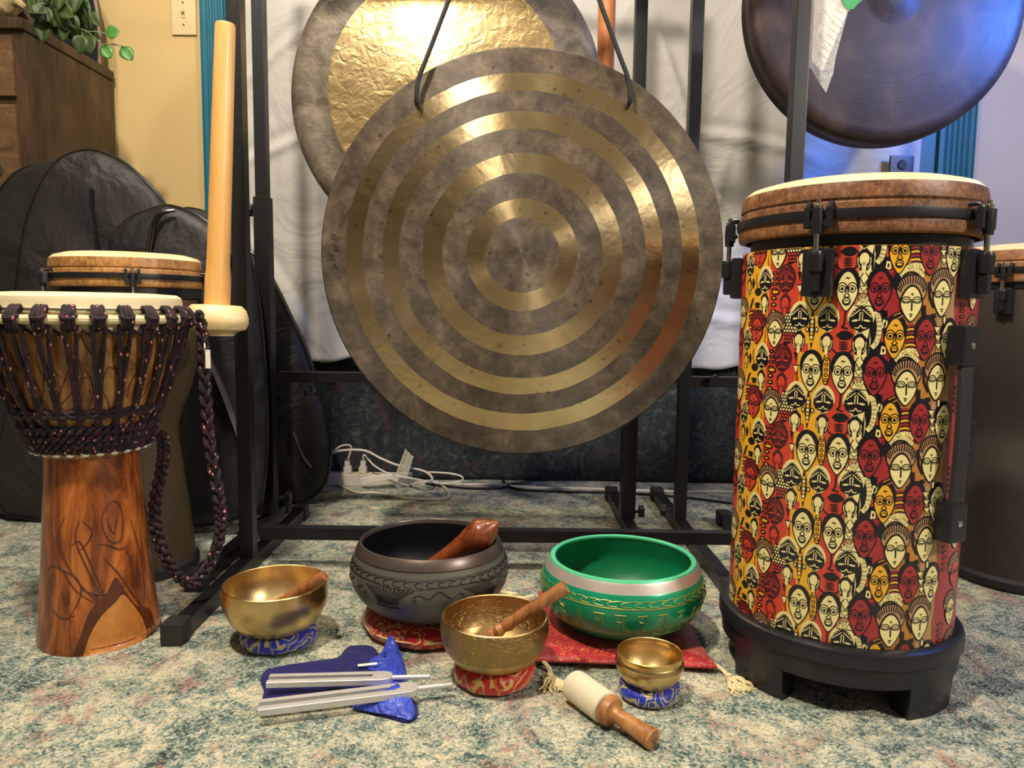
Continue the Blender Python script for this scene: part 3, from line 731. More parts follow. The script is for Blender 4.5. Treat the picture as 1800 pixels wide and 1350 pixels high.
# ------------------------------------------------------------------ hoop drums (goblet and tube)
def hoop_head(parent, r, zt, h=.075, lugs=5, a0=0.0, skin='skin', lugscale=1.0, rod=True):
    """synthetic skin with outer hoop; zt is the top of the skin"""
    k = r / .163
    pr = [(0, zt), (r * .80, zt), (r * .93, zt - .006 * k), (r * .985, zt - .014 * k), (r * .998, zt - .024 * k), (r * 1.0, zt - .034 * k), (r * .985, zt - .037 * k), (r * 1.0, zt - .040 * k), (r * 1.004, zt - .055 * k), (r * 1.012, zt - .062 * k), (r * 1.016, zt - .072 * k), (r * 1.005, zt - .077 * k), (r * .95, zt - .079 * k), (r * .95, zt - .05), (0, zt - .05)]
    hd = obj('drum_head', lathe(pr, 112), skin, parent)
    zh = zt - .054 * k
    bm = lathe([(r * 1.006, zh + .006 * k), (r * 1.03, zh + .006 * k), (r * 1.034, zh), (r * 1.03, zh - .006 * k), (r * 1.006, zh - .006 * k)], 112, closed=True)
    obj('hoop', bm, 'plastic', parent)
    return zh
def lug(parent, a, r, zh, zs, s=1.0, rod_r=.0035):
    """clamp at angle a: claws on the hoop, sleeve, chrome rod, shell bracket"""
    mx = Matrix.Rotation(a, 4, 'Z') @ Matrix.Translation((r * 1.03, 0, 0))      # local x is outward
    L = obj('lug', (lambda bm: (box(bm, (-.006 - r * .03, -.019 * s, zs - .062 * s), (.006, .019 * s, zs), bev=.004, mx=mx), bm)[1])(nb()), 'plastic', parent, smooth=True)
    bm = nb()
    box(bm, (.0, -.006 * s, zs - .056 * s), (.018 * s, .006 * s, zs - .018 * s), bev=.003, mx=mx)
    lathe([(0, zs - .03 * s), (.009 * s, zs - .03 * s), (.0105 * s, zs - .01 * s), (.0085 * s, zs - .004 * s), (0, zs - .004 * s)], 16, bm, mx=mx @ Matrix.Translation((.012 * s, 0, 0)))
    obj('lug_nose', bm, 'plastic', L)
    bm = nb()
    for sg in (-1, 1):
        c_ = []
        for i in range(9):
            q = pi * i / 8; c_.append(Vector((.004 + .006 * s * sin(q), sg * .0135 * s, zh + .002 + .011 * s * cos(q))))
        c2 = [mx @ p for p in [Vector((-.004, sg * .0135 * s, zh + .013 * s))] + c_ + [Vector((0.002, sg * .0135 * s, zh - .012 * s))]]
        tube(bm, c2, .0032 * s, 8)
        box(bm, (.004, sg * .0135 * s - .004 * s, zh - .019 * s), (.013, sg * .0135 * s + .004 * s, zh + .008 * s), bev=.002, mx=mx)
    box(bm, (.006, -.0135 * s, zh - .017 * s), (.012, .0135 * s, zh - .009 * s), bev=.002, mx=mx)
    lathe([(0, zh - .026 * s), (.0065 * s, zh - .026 * s), (.0075 * s, zh - .01 * s), (.0065 * s, zh + .006 * s), (0, zh + .006 * s)], 16, bm, mx=mx @ Matrix.Translation((.0115 * s, 0, 0)))
    obj('claw', bm, 'plastic', L)
    bm = nb(); lathe([(0, zs - .02 * s), (rod_r * s, zs - .02 * s), (rod_r * s, zh + .006 * s), (.0055 * s, zh + .006 * s), (.0055 * s, zh + .010 * s), (.003 * s, zh + .012 * s), (.003 * s, zh + .017 * s), (0, zh + .017 * s)], 14, bm, mx=mx @ Matrix.Translation((.0115 * s, 0, 0)))
    obj('tension_rod', bm, 'chrome', L)

# rear left goblet drum and its sister far right
def goblet(label, loc, shell, a0, scale=1.0, rk=1.0):
    t = thing('goblet_drum', label, 'drum', loc)
    zt = .640 * scale; r = .138 * rk
    zh = hoop_head(t, r, zt, skin='skin2' if scale == 1 else 'skin3')
    for k in range(5): lug(t, a0 + 2 * pi * k / 5, r, zh, zt - .085, .8)
    bm = lathe([(0, zt - .075), (r * .96, zt - .066), (r * .965, zt - .085), (r * .955, zt - .087), (0, zt - .088)], 96); obj('collar', bm, 'plastic', t)
    z = lambda v: v * scale
    pr = [(0, z(.022)), (.108 * rk, z(.022)), (.107 * rk, z(.04)), (.100 * rk, z(.12)), (.090 * rk, z(.20)), (.083 * rk, z(.27)), (.084 * rk, z(.30)), (.092 * rk, z(.33)), (.108 * rk, z(.37)), (.122 * rk, z(.42)), (.131 * rk, z(.47)), (.134 * rk, z(.52)), (.133 * rk, zt - .088), (0, zt - .088)]
    obj('shell', lathe(pr, 96), shell, t)
    bm = lathe([(.07, 0), (.110 * rk, 0), (.115 * rk, .004), (.115 * rk, .019), (.108 * rk, .026), (.07, .026)], 80, closed=True); obj('rubber_foot', bm, 'rubber', t)
    return t
goblet('olive-shelled goblet drum with brown mottled head behind the rope djembe', (-.768, 1.49, 0), 'olive', atan2(-1.49, .768) + .04)
goblet('goblet drum with pinkish brown head at right edge, behind the mask-patterned drum', (1.06, 1.50, 0), 'greysh', atan2(-1.5, -1.06) + .9, 1.06, 1.12)

# ------------------------------------------------------------------ the mask-patterned tube drum
TX, TY = .502, 1.10
SR = .1575; SZ0, SZ1 = .085, .628
def shell_pattern():
    """one repeat of the printed masks, drawn in (u, v): u along the circumference, v downwards, then bent round the shell"""
    U = .1075 / 560.0                              # metres per drawing unit
    RAD = SR / U
    CR, RED, CRIM_SHADE, YEL, OCH, BLK, TAN = range(1, 8)  # crimson is the red ink with shade put into it; also colours some hair
    polys = []
    def ang(cx, cy=430):
        s_ = max(-.995, min(.995, (cx - 888 + .05 * (cy - 600)) / 812)); return math.asin(s_)
    class Loc:
        def __init__(s, cx, cy): a = ang(cx, cy); s.u = a * RAD; s.v = cy; s.k = 1 / max(.3, cos(a))
    def poly(pts, mi, lay): polys.append(([(float(a), float(b)) for a, b in pts], mi, lay))
    def ell(u, v, a, b, mi, lay, n=18, pt=0.0, rot=0):
        q = []
        for i in range(n):
            th = 2 * pi * i / n; x = a * cos(th); y = b * sin(th)
            if pt and y > 0: x *= (1 - pt * (y / b) ** 1.5)
            if pt and y < 0: x *= (1 - pt * .35 * (-y / b) ** 1.5)
            c_, s_ = cos(rot), sin(rot); q.append((u + x * c_ - y * s_, v + x * s_ + y * c_))
        poly(q, mi, lay)
    def line(pts, wd, mi, lay):
        wd *= 1.35; P = [Vector(p) for p in pts]
        for a, b in zip(P, P[1:]):
            d_ = (b - a)
            if d_.length < 1e-6: continue
            d_.normalize(); n_ = Vector((-d_.y, d_.x)) * wd / 2; e_ = d_ * wd * .25
            poly([a - e_ + n_, a - e_ - n_, b + e_ - n_, b + e_ + n_], mi, lay)
    def arc(u, v, a, b, t0, t1, wd, mi, lay, n=8):
        line([(u + a * cos(t0 + (t1 - t0) * i / n), v + b * sin(t0 + (t1 - t0) * i / n)) for i in range(n + 1)], wd, mi, lay)
    # --- backgrounds (bands with stepped, slightly wavy borders)
    def band(x0, x1, v0, v1, mi, lay=0):
        u0 = ang(x0) * RAD if x0 > 70 else -R(90) * RAD - 6; u1 = ang(x1) * RAD if x1 < 1700 else R(90) * RAD + 6; n = 6
        poly([(u0 + 8 * sin(i * 2), v0 + (v1 - v0) * i / n) for i in range(n + 1)] + [(u1 + 8 * sin(i * 2), v1 - (v1 - v0) * i / n) for i in range(n + 1)], mi, lay)
    for x0, x1, mi in ((60, 165, RED), (150, 345, YEL), (330, 575, RED), (560, 775, YEL), (760, 930, RED), (920, 1010, CR), (1000, 1075, BLK), (1060, 1190, CRIM_SHADE), (1180, 1410, OCH), (1395, 1520, TAN), (1510, 1720, CRIM_SHADE)):
        band(x0, x1, 300, 860, mi)
    def faceA(cx, cy, wd, ht, mi, hair=True):
        L = Loc(cx, cy); w2 = wd * L.k / 2; h2 = ht / 2; u, v = L.u, L.v
        if hair:
            ell(u, v - h2 * .38, w2 * 1.18, h2 * .80, BLK, 3)
        ell(u, v, w2 + 7, h2 + 7, BLK, 4, 26, .52); ell(u, v + 2, w2 - 3, h2 - 5, mi, 5, 26, .52)
        ey = v - h2 * .1; ex = w2 * .46; er = min(w2 * .40, 24)
        for s_ in (-1, 1):
            arc(u + s_ * ex, ey, er * 1.3, er * 1.75, pi, 2 * pi, 5, BLK, 6)
            ell(u + s_ * ex, ey, er, er * 1.05, BLK, 6, 16); ell(u + s_ * ex, ey, er * .72, er * .78, mi, 7, 14); ell(u + s_ * ex, ey, er * .42, er * .48, BLK, 8, 12)
            line([(u + s_ * 5, ey - er), (u + s_ * 6, ey + h2 * .22), (u + s_ * 17, ey + h2 * .36), (u + s_ * 2, ey + h2 * .42)], 5, BLK, 6)
        ell(u, v + h2 * .52, w2 * .42, h2 * .22, BLK, 6, 14); ell(u, v + h2 * .50, w2 * .30, h2 * .12, mi, 7, 12); line([(u - w2 * .3, v + h2 * .52), (u, v + h2 * .46), (u + w2 * .3, v + h2 * .52)], 4, BLK, 8)
        line([(u - 12, v - h2 * .62), (u + 14, v - h2 * .66)], 4, BLK, 6); line([(u - 6, v - h2 * .70), (u + 8, v - h2 * .57)], 4, BLK, 6)
    def faceB(cx, cy, wd, ht, mi, hairc):
        L = Loc(cx, cy); w2 = wd * L.k / 2; h2 = ht / 2; u, v = L.u, L.v
        ell(u, v - h2 * .42, w2 * 1.28, h2 * .70, BLK, 3, 24); ell(u, v - h2 * .42, w2 * 1.18, h2 * .62, TAN if hairc == CR else hairc, 4, 24)
        for k in range(15):
            a = pi + pi * (k + .5) / 15; line([(u + w2 * .9 * cos(a), v - h2 * .30 + h2 * .42 * sin(a)), (u + w2 * 1.16 * cos(a), v - h2 * .42 + h2 * .62 * sin(a))], 6.5, BLK, 5)
        ell(u, v + h2 * .18, w2 * .98, h2 * .84, BLK, 6, 26, .5); ell(u, v + h2 * .20, w2 * .84, h2 * .75, mi, 7, 26, .5)
        ey = v + h2 * .08; ex = w2 * .44
        for s_ in (-1, 1):
            arc(u + s_ * ex, ey + 4, w2 * .40, h2 * .22, pi * 1.02, 1.98 * pi, 5, BLK, 8)
            arc(u + s_ * ex, ey + 4, w2 * .30, h2 * .12, pi, 2 * pi, 4, BLK, 8); arc(u + s_ * ex, ey + 4, w2 * .30, h2 * .06, 0, pi, 4, BLK, 8); line([(u + s_ * ex - w2 * .28, ey + 4), (u + s_ * ex + w2 * .28, ey + 4)], 4.5, BLK, 8)
        poly([(u - 4, ey - 8), (u + 7, ey - 8), (u + 8, ey + h2 * .40), (u + 2, ey + h2 * .44), (u - 3, ey + h2 * .40)], BLK, 8)
        ell(u, v + h2 * .66, 14, 5, BLK, 8, 10); ell(u, v + h2 * .75, 9, 5, BLK, 8, 10)
        line([(u - 8, v - h2 * .22), (u + 6, v - h2 * .26), (u + 2, v - h2 * .15)], 4, BLK, 8)
    def mask(cx, cy, wd, ht, line_c=CR, body=BLK, spoon=CR):
        L = Loc(cx, cy); w2 = wd * L.k / 2; h2 = ht / 2; u, v = L.u, L.v
        ell(u, v - 8, w2 * 1.12, h2 * 1.05, CR if line_c == CR else body, 1, 24, .3) 
        q = [(0, -1), (.35, -.78), (.75, -.45), (.97, -.05), (1, .25), (.82, .58), (.5, .72), (.22, .60), (0, .86), (-.22, .60), (-.5, .72), (-.82, .58), (-1, .25), (-.97, -.05), (-.75, -.45), (-.35, -.78)]
        poly([(u + a * w2, v + b * h2) for a, b in q], body, 3)
        for s_ in (-1, 1):
            ell(u + s_ * w2 * .48, v + h2 * .12, w2 * .28, h2 * .07, line_c, 5, 12, rot=s_ * .15)
            line([(u + s_ * w2 * .08, v - h2 * .62), (u + s_ * w2 * .85, v - h2 * .12)], 4, line_c, 5)
            for k in range(5): ell(u + s_ * w2 * (.18 + .16 * k), v - h2 * (.84 - .14 * k), 4.2, 4.2, line_c, 5, 8)
            line([(u + s_ * 8, v - h2 * .35), (u + s_ * 8, v + h2 * .12)], 4.5, line_c, 5)
            line([(u, v + h2 * .42), (u + s_ * w2 * .18, v + h2 * .62), (u + s_ * w2 * .45, v + h2 * .60)], 5, line_c, 5)
        arc(u, v - h2 * .35, 8, 8, pi, 2 * pi, 4.5, line_c, 5)
        ell(u, v - h2 * .93, 5, 6, line_c, 5, 8)
        # neck and spoon-shaped body
        vb = v + h2 * 1.75
        poly([(u - w2 * .16, v + h2 * .80), (u + w2 * .16, v + h2 * .80), (u + w2 * .2, v + h2 * 1.0), (u + w2 * .62, v + h2 * 1.32), (u + w2 * .66, v + h2 * 1.9), (u + w2 * .30, v + h2 * 2.4), (u - w2 * .30, v + h2 * 2.4), (u - w2 * .66, v + h2 * 1.9), (u - w2 * .62, v + h2 * 1.32), (u - w2 * .2, v + h2 * 1.0)], body, 2)
        line([(u - w2 * .14, v + h2 * .98), (u + w2 * .14, v + h2 * .90)], 4, line_c, 5)
        ell(u, vb - h2 * .1, w2 * .40, h2 * .42, spoon, 4, 16); poly([(u - w2 * .22, vb + h2 * .1), (u + w2 * .22, vb + h2 * .1), (u + w2 * .14, vb + h2 * .82), (u - w2 * .14, vb + h2 * .82)], spoon, 4)
        for s_ in (-1, 1): arc(u, vb - h2 * .05, w2 * .53 * 1, h2 * .62, (-.25 if s_ > 0 else pi - .95), (.95 if s_ > 0 else pi + .25), 4, line_c, 5)
    def tri(cx, cy, wd, ht, mi, up=False):
        L = Loc(cx, cy); w2 = wd * L.k / 2; u, v = L.u, L.v; s_ = -1 if up else 1
        poly([(u - w2, v - s_ * ht / 2), (u + w2, v - s_ * ht / 2), (u, v + s_ * ht / 2)], BLK, 3)
        poly([(u - w2 * .74, v - s_ * ht * .38), (u + w2 * .74, v - s_ * ht * .38), (u, v + s_ * ht * .33)], mi, 4)
    def stripes(cx, v0, v1, wd, c1, c2, n=8):
        L = Loc(cx, (v0 + v1) / 2); w2 = wd * L.k / 2; poly([(L.u - w2, v0), (L.u + w2, v0), (L.u + w2, v1), (L.u - w2, v1)], BLK, 1)
        for k in range(n):
            v = v0 + (v1 - v0) * (k + .5) / n; h_ = (v1 - v0) / n * .55
            q = [(L.u + w2 * (i / 3 - 1), v - h_ * .5 - 8 * (1 - (i / 3 - 1) ** 2)) for i in range(7)] + [(L.u + w2 * (1 - i / 3), v + h_ * .5 - 8 * (1 - (1 - i / 3) ** 2)) for i in range(7)]
            poly(q, c1 if k % 2 else c2, 2)
    def beads(cx, v0, v1, wd, mi, n=5):
        L = Loc(cx, v0)
        for k in range(n):
            v = v0 + (v1 - v0) * (k + .5) / n; ell(L.u, v, wd * L.k / 2, (v1 - v0) / n * .36, BLK, 3, 12); ell(L.u, v, wd * L.k / 4.5, (v1 - v0) / n * .14, mi, 4, 10)
    def eye(cx, cy, wd, ht):
        L = Loc(cx, cy); w2 = wd * L.k / 2
        poly([(L.u - w2, cy), (L.u - w2 * .5, cy - ht * .4), (L.u, cy - ht * .5), (L.u + w2 * .5, cy - ht * .4), (L.u + w2, cy), (L.u + w2 * .5, cy + ht * .4), (L.u, cy + ht * .5), (L.u - w2 * .5, cy + ht * .4)], BLK, 3)
    # --- left to right
    faceB(128, 600, 66, 240, CR, CR); faceB(100, 830, 50, 200, RED, RED)
    mask(168, 800, 62, 180, CR, BLK, YEL)
    stripes(205, 560, 800, 50, YEL, RED, 9)
    faceB(255, 700, 100, 240, RED, CRIM_SHADE)
    eye(262, 435, 62, 62); eye(256, 525, 50, 26); eye(256, 545, 44, 22); eye(225, 372, 24, 80)
    for k in range(3): L = Loc(205, 530); line([(L.u + k * 12 - 20, 560 - k * 4), (L.u + k * 12 + 16, 488 - k * 4)], 6, BLK, 3)
    L = Loc(240, 350); line([(L.u + 18, 300), (L.u + 16, 370), (L.u + 34, 385), (L.u + 30, 398)], 6, BLK, 3)
    mask(320, 355, 96, 190)
    beads(395, 285, 440, 44, RED, 4); beads(385, 460, 600, 44, YEL, 3); L = Loc(395, 440); ell(L.u, 440, 42, 22, BLK, 4); ell(L.u, 440, 28, 10, YEL, 5)
    mask(470, 355, 118, 200, RED, TAN + 1, RED)
    faceB(390, 715, 116, 250, CR, CR)
    # checker cloth
    L = Loc(490, 680); w2 = 52 * L.k
    poly([(L.u - w2 * .9, 590), (L.u + w2 * .5, 575), (L.u + w2 * 1.1, 700), (L.u + w2 * .7, 790), (L.u - w2 * .6, 820)], BLK, 1)
    for i in range(5):
        for j in range(9):
            x = L.u - w2 * .75 + i * w2 * .36 + (j % 2) * w2 * .18; v = 600 + j * 23
            if abs(x - L.u) < w2 * .95: poly([(x - 9, v), (x, v - 11), (x + 9, v), (x, v + 11)], RED if v > 735 else CR, 2)
    mask(562, 615, 128, 195); 
    poly([(Loc(575, 850).u - 50, 800), (Loc(575, 850).u + 40, 800), (Loc(575, 850).u + 40, 860), (Loc(575, 850).u - 50, 860)], RED, 1)
    L = Loc(560, 330); poly([(L.u - 14, 300), (L.u + 12, 300), (L.u + 4, 370)], BLK, 3); tri(562, 425, 46, 70, CR)
    # fish
    L = Loc(640, 690); poly([(L.u, 560), (L.u + 20, 640), (L.u + 21, 730), (L.u, 838), (L.u - 20, 730), (L.u - 20, 640)], BLK, 3)
    for k in range(7): poly([(L.u - 9, 610 + k * 27), (L.u + 9, 610 + k * 27), (L.u + 9, 630 + k * 27), (L.u - 9, 630 + k * 27)], CR if k % 2 else YEL, 4)
    for s_ in (-1, 1): ell(L.u + s_ * 32, 700, 13, 20, BLK, 3); ell(L.u + s_ * 32, 700, 6, 12, CR, 4)
    faceA(660, 435, 130, 268, CR); faceA(858, 437, 132, 268, CR)
    L = Loc(757, 410); ell(L.u, 410, 28, 112, BLK, 3, 20); ell(L.u, 410, 20, 102, YEL, 4, 20)
    for k in range(5): ell(L.u, 340 + k * 36, 13, 14, BLK, 5, 12); ell(L.u, 340 + k * 36, 6, 7, YEL, 6, 10)
    mask(740, 625, 128, 190)
    L = Loc(846, 700); line([(L.u - 4, 575), (L.u - 6, 660), (L.u - 22, 680), (L.u + 14, 690)], 8, BLK, 3); eye(845, 735, 112, 66); 
    for k in range(4): eye(836, 782 + k * 15, 66, 10)
    arc(Loc(830, 810).u, 800, 72, 62, .1, pi - .1, 7, BLK, 3)
    mask(942, 622, 148, 200)
    L = Loc(1020, 700); arc(L.u - 12, 690, 44, 120, -1.2, 1.35, 24, CR, 2, 10); arc(L.u + 20, 690, 50, 130, -1.3, 1.4, 26, BLK, 2, 10)
    L = Loc(1072, 730); poly([(L.u - 26, 600), (L.u + 22, 560), (L.u + 26, 860), (L.u - 26, 860)], BLK, 1)
    for v in (655, 745, 830): poly([(L.u - 4, v - 30), (L.u + 24, v - 24), (L.u + 24, v + 24), (L.u - 10, v + 28)], CR if v != 745 else RED, 3); ell(L.u + 8, v, 7, 14, BLK, 4, 10)
    # triangles
    L = Loc(962, 350); poly([(L.u, 300), (L.u + 30, 352), (L.u, 404), (L.u - 30, 352)], BLK, 3); poly([(L.u, 312), (L.u + 22, 352), (L.u, 392), (L.u - 22, 352)], CR, 4)
    tri(958, 425, 62, 44, CR); tri(956, 478, 60, 56, TAN); tri(930, 512, 50, 50, CR, True); tri(985, 515, 50, 50, CR, True); tri(956, 500, 34, 36, CR)
    faceA(1052, 438, 138, 270, CRIM_SHADE)
    L = Loc(1155, 378); ell(L.u, 378, 30, 52, BLK, 3); tri(1120, 320, 60, 50, CRIM_SHADE)
    faceB(1240, 490, 146, 300, CR, CR)
    for k in range(3): arc(Loc(1240, 330).u, 372 - k * 2, 62 + k * 24, 60 + k * 24, pi * 1.12, pi * 1.88, 9, BLK if k != 1 else CR, 2, 9)
    arc(Loc(1240, 330).u, 372, 74, 72, pi * 1.1, pi * 1.9, 13, CR, 1, 9)
    for dx, dy in ((0, 0), (24, 16), (-6, 34)): L = Loc(1155 + dx, 590 + dy); line([(L.u - 26, 600 + dy), (L.u + 26, 574 + dy)], 17, BLK, 3); line([(L.u - 20, 598 + dy), (L.u + 20, 578 + dy)], 6, OCH, 4)
    for k in range(3): L = Loc(1300 + k * 10, 590); line([(L.u, 530), (L.u + 6, 620)], 7, BLK, 8 if k < 0 else 3)
    faceB(1425, 450, 120, 310, CR, CR); 
    L = Loc(1345, 480); line([(L.u - 10, 380), (L.u + 4, 480), (L.u + 36, 540)], 15, BLK, 3); L = Loc(1372, 600); ell(L.u, 600, 22, 16, BLK, 3); line([(L.u - 22, 588), (L.u + 20, 582)], 5, BLK, 4)
    faceA(1142, 748, 124, 270, YEL); faceA(1325, 752, 122, 278, CRIM_SHADE); faceA(1468, 765, 96, 270, CR)
    stripes(1240, 655, 860, 62, YEL, CRIM_SHADE, 8)
    arc(Loc(1236, 850).u, 860, 60, 34, pi * 1.05, pi * 1.95, 22, CR, 3)
    tri(1395, 690, 46, 50, CR); tri(1400, 745, 46, 50, CR); tri(1404, 800, 46, 50, CR); L = Loc(1440, 625); ell(L.u, 622, 18, 34, BLK, 3); ell(L.u, 622, 9, 24, CR, 4)
    # beyond the handle
    for cy in (430, 720): faceB(1630, cy, 70, 250, CR if cy < 500 else RED, CR)
    beads(1560, 500, 700, 40, RED, 5)
    # bend: cut along 4 degree lines, repeat vertically and twice around
    STEP = R(4) * RAD; lay_o = .00013
    bm = nb(); info = bm.faces.layers.int.new('lay')
    for pts, mi, lay in polys:
        try: f = bm.faces.new([bm.verts.new((a, b, 0)) for a, b in pts])
        except ValueError: continue
        f.material_index = mi; f[info] = lay
    bmesh.ops.triangulate(bm, faces=[f for f in bm.faces if len(f.verts) > 4 or True])
    for k in range(-24, 25):
        bmesh.ops.bisect_plane(bm, geom=list(bm.verts) + list(bm.edges) + list(bm.faces), plane_co=(k * STEP, 0, 0), plane_no=(1, 0, 0))
    out = nb(); ZT = SZ1 - (618 - 430) / 1350.0          # height of v = 300
    front = atan2(-TY, -TX)
    F = [([(v.co.x, v.co.y) for v in f.verts], f.material_index, f[info]) for f in bm.faces]; bm.free()
    vz0, vz1 = SZ0 + .001, SZ1 - .0005
    for half in (0, 1):
        for rep in range(-3, 6):
            for vs, mi, lay in F:
                cu = sum(a for a, b in vs) / len(vs)
                if abs(cu) > R(91) * RAD: continue
                zz = [ZT - (b - 300) * U - rep * .1075 for a, b in vs]
                if max(zz) < vz0 or min(zz) > vz1: continue
                q = []
                for (a, b), z in zip(vs, zz):
                    th = a / RAD + half * pi; fr = (th / R(4)) % 1.0; ch = SR * cos(R(2)) / cos((fr - .5) * R(4))
                    r_ = ch + .0003 + lay * lay_o + (rep % 2) * .00003
                    q.append(Vector((r_ * cos(front + th), r_ * sin(front + th), z)))
                # clip at the shell's ends
                for lim, sg in ((vz0, 1), (vz1, -1)):
                    r2 = []
                    for i in range(len(q)):
                        A, Bq = q[i], q[(i + 1) % len(q)]; ia = (A.z - lim) * sg >= 0; ib = (Bq.z - lim) * sg >= 0
                        if ia: r2.append(A)
                        if ia != ib: r2.append(A + (Bq - A) * ((lim - A.z) / (Bq.z - A.z)))
                    q = r2
                    if len(q) < 3: break
                if len(q) < 3: continue
                nn = (q[1] - q[0]).cross(q[2] - q[0])
                if nn.x * q[0].x + nn.y * q[0].y < 0: q = q[::-1]
                f = out.faces.new([out.verts.new(p) for p in q]); f.material_index = mi
    lathe([(0, SZ0), (SR - .0003, SZ0), (SR - .0003, SZ1), (SR - .012, SZ1), (0, SZ1 - .004)], 90, out, 5)
    out.normal_update()
    for f in out.faces:
        c_ = f.calc_center_median(); n_ = f.normal
        if (abs(n_.z) < .5 and n_.x * c_.x + n_.y * c_.y < 0) or (abs(n_.z) >= .5 and (n_.z < 0) == (c_.z > .3)): f.normal_flip()
    return out
PC = ['#1a1418', '#f0e19a', '#cf4430', '#a32c30', '#eeb02c', '#bd7e34', '#17131b', '#b98f62', '#4a2026']  # the deeper red is the red ink darkened to paint in shade
pats = []
for i, c in enumerate(PC):
    m = plain('printed_ink_%d' % i, c, .32, var=.05, sc=60, coat=.25); pats.append(m)
t = thing('tube_drum', 'tall floor drum wrapped in red, yellow and black mask pattern on black base', 'drum', (TX, TY, 0), (0, 0, 0))
o = obj('shell', shell_pattern(), pats, t, smooth=True, ang=180, recalc=False)
nrm = []
for v in o.data.vertices:
    if v.co.z > SZ1 - .0002 and v.co.xy.length < SR - .001: nrm.append((0, 0, 1))
    else:
        q = Vector((v.co.x, v.co.y, 0)); nrm.append(tuple(q.normalized()) if q.length > 1e-4 else (0, 0, 1))
for p in o.data.polygons: p.use_smooth = True
o.data.normals_split_custom_set_from_vertices(nrm)
bm = lathe([(0, SZ1), (.147, SZ1), (.1475, .648), (0, .648)], 96); obj('collar', bm, 'plastic', t)
zh = hoop_head(t, .163, .722)
ca = atan2(-TY, -TX)
for k in range(5): lug(t, ca + R(-15 + 72 * k), .163, zh, .624, 1.0)
# base: flared ring, skirt with openings
bm = nb(); seg = 120
def ringseg(r0, r1, z0, z1, a0, a1, n, mi=0):
    vs = []
    for i in range(n + 1):
        a = a0 + (a1 - a0) * i / n; c_, s_ = cos(a), sin(a)
        vs.append([bm.verts.new((r * c_, r * s_, z)) for r, z in ((r0, z0), (r1, z0), (r1 + .003, z1), (r0, z1))])
    for a, b in zip(vs, vs[1:]):
        for j in range(4): bm.faces.new((a[j], a[(j + 1) % 4], b[(j + 1) % 4], b[j]))
    bm.faces.new(vs[0]); bm.faces.new(vs[-1][::-1])
lathe([(.13, .098), (.161, .098), (.169, .094), (.172, .088), (.172, .074), (.168, .070), (.166, .045), (.13, .045)], seg, bm, closed=True)
for k in range(4):
    a = ca + R(-38 + 90 * k); ringseg(.128, .163, 0, .047, a - R(16), a + R(16), 10)
obj('base', bm, 'plastic', t, label='black plastic base with leg cut-outs')
# side handle
ha = ca + R(51)
mx = Matrix.Rotation(ha, 4, 'Z') @ Matrix.Translation((SR, 0, 0))
bm = nb(); zt, zb = .528, .245
sec = [(-.012, .010), (.012, .010)]
pts = [Vector((.012, 0, zt - .02)), Vector((.017, 0, zt - .06)), Vector((.019, 0, (zt + zb) / 2)), Vector((.017, 0, zb + .06)), Vector((.012, 0, zb + .02))]
P = sm(pts, 5); vs = [[bm.verts.new(mx @ (p + Vector((dx, dy, 0)))) for dx, dy in ((-.003, -.012), (.003, -.012), (.005, 0), (.003, .012), (-.003, .012))] for p in P]
for a, b in zip(vs, vs[1:]):
    for j in range(5): bm.faces.new((a[j], a[(j + 1) % 5], b[(j + 1) % 5], b[j]))
bm.faces.new(vs[0]); bm.faces.new(vs[-1][::-1])
hn = obj('handle', bm, 'rubber', t)
for z in (zt, zb):
    sg = -1 if z == zt else 1
    bm = nb(); box(bm, (-.003, -.0165, min(z, z + sg * .052)), (.024, .0165, max(z, z + sg * .052)), bev=.005, mx=mx); e = obj('end_cap', bm, 'plastic', hn)
    bm = nb(); lathe([(0, .0265), (.004, .0255), (.0042, .023), (0, .023)], 14, bm, mx=mx @ Matrix.Translation((0, 0, z + sg * .026)) @ Matrix.Rotation(R(90), 4, 'Y')); obj('screw', bm, 'chrome', e)

# ------------------------------------------------------------------ bowls
def bowlprof(outer, th, floor_z):
    """outer: list (r,z) from the foot to the rim; inner offset makes the wall"""
    inner = [(max(r - th, .001), max(z, floor_z)) for r, z in outer if z > floor_z + .002 and r > .01][::-1]
    return [(0, outer[0][1])] + outer + [(outer[-1][0] - th * .5, outer[-1][1] + th * .35)] + inner + [(inner[-1][0] * .8, floor_z), (0, floor_z)]
def cush_ring(name, label, loc, r, h, mat, grp=None, minor=None):
    t = thing(name, label, 'cushion', (loc[0], loc[1], 0))
    bm = nb(); pr = []; rm = minor or r * .42; c_ = r - rm
    for i in range(20):
        a = 2 * pi * i / 20; x = c_ + rm * abs(cos(a)) ** .8 * (1 if cos(a) > 0 else -1); z = h / 2 + h / 2 * abs(sin(a)) ** .8 * (1 if sin(a) > 0 else -1)
        pr.append((x, z))
    lathe(pr, 72, bm, closed=True)
    for v in bm.verts:
        a = atan2(v.co.y, v.co.x); k = 1 + .012 * sin(a * 9 + 1) + .008 * sin(a * 17); v.co.x *= k; v.co.y *= k
        if v.co.z > h * .6: v.co.z += .0008 * sin(a * 21)
    obj('cover', bm, mat, t)
    bm = nb(); 
    for a in (0, 2.1, 4.2):
        tube(bm, [(1.0 * (c_ + (rm + .0005) * cos(q)) * cos(a), (c_ + (rm + .0005) * cos(q)) * sin(a), h / 2 + (h / 2 + .0004) * sin(q)) for q in [-1.2 + i * .3 for i in range(9)]], .0007, 5)
    obj('seam', bm, 'cream' if 'gold' not in mat else mat, t)
    return t
cush_ring('ring_cushion', 'blue and gold brocade ring cushion under the left brass bowl', (-.372, 1.152), .060, .027, 'blubro')
cush_ring('ring_cushion', 'red and gold brocade ring cushion under the engraved brass bowl', (-.021, 1.037), .0595, .033, 'redbro')
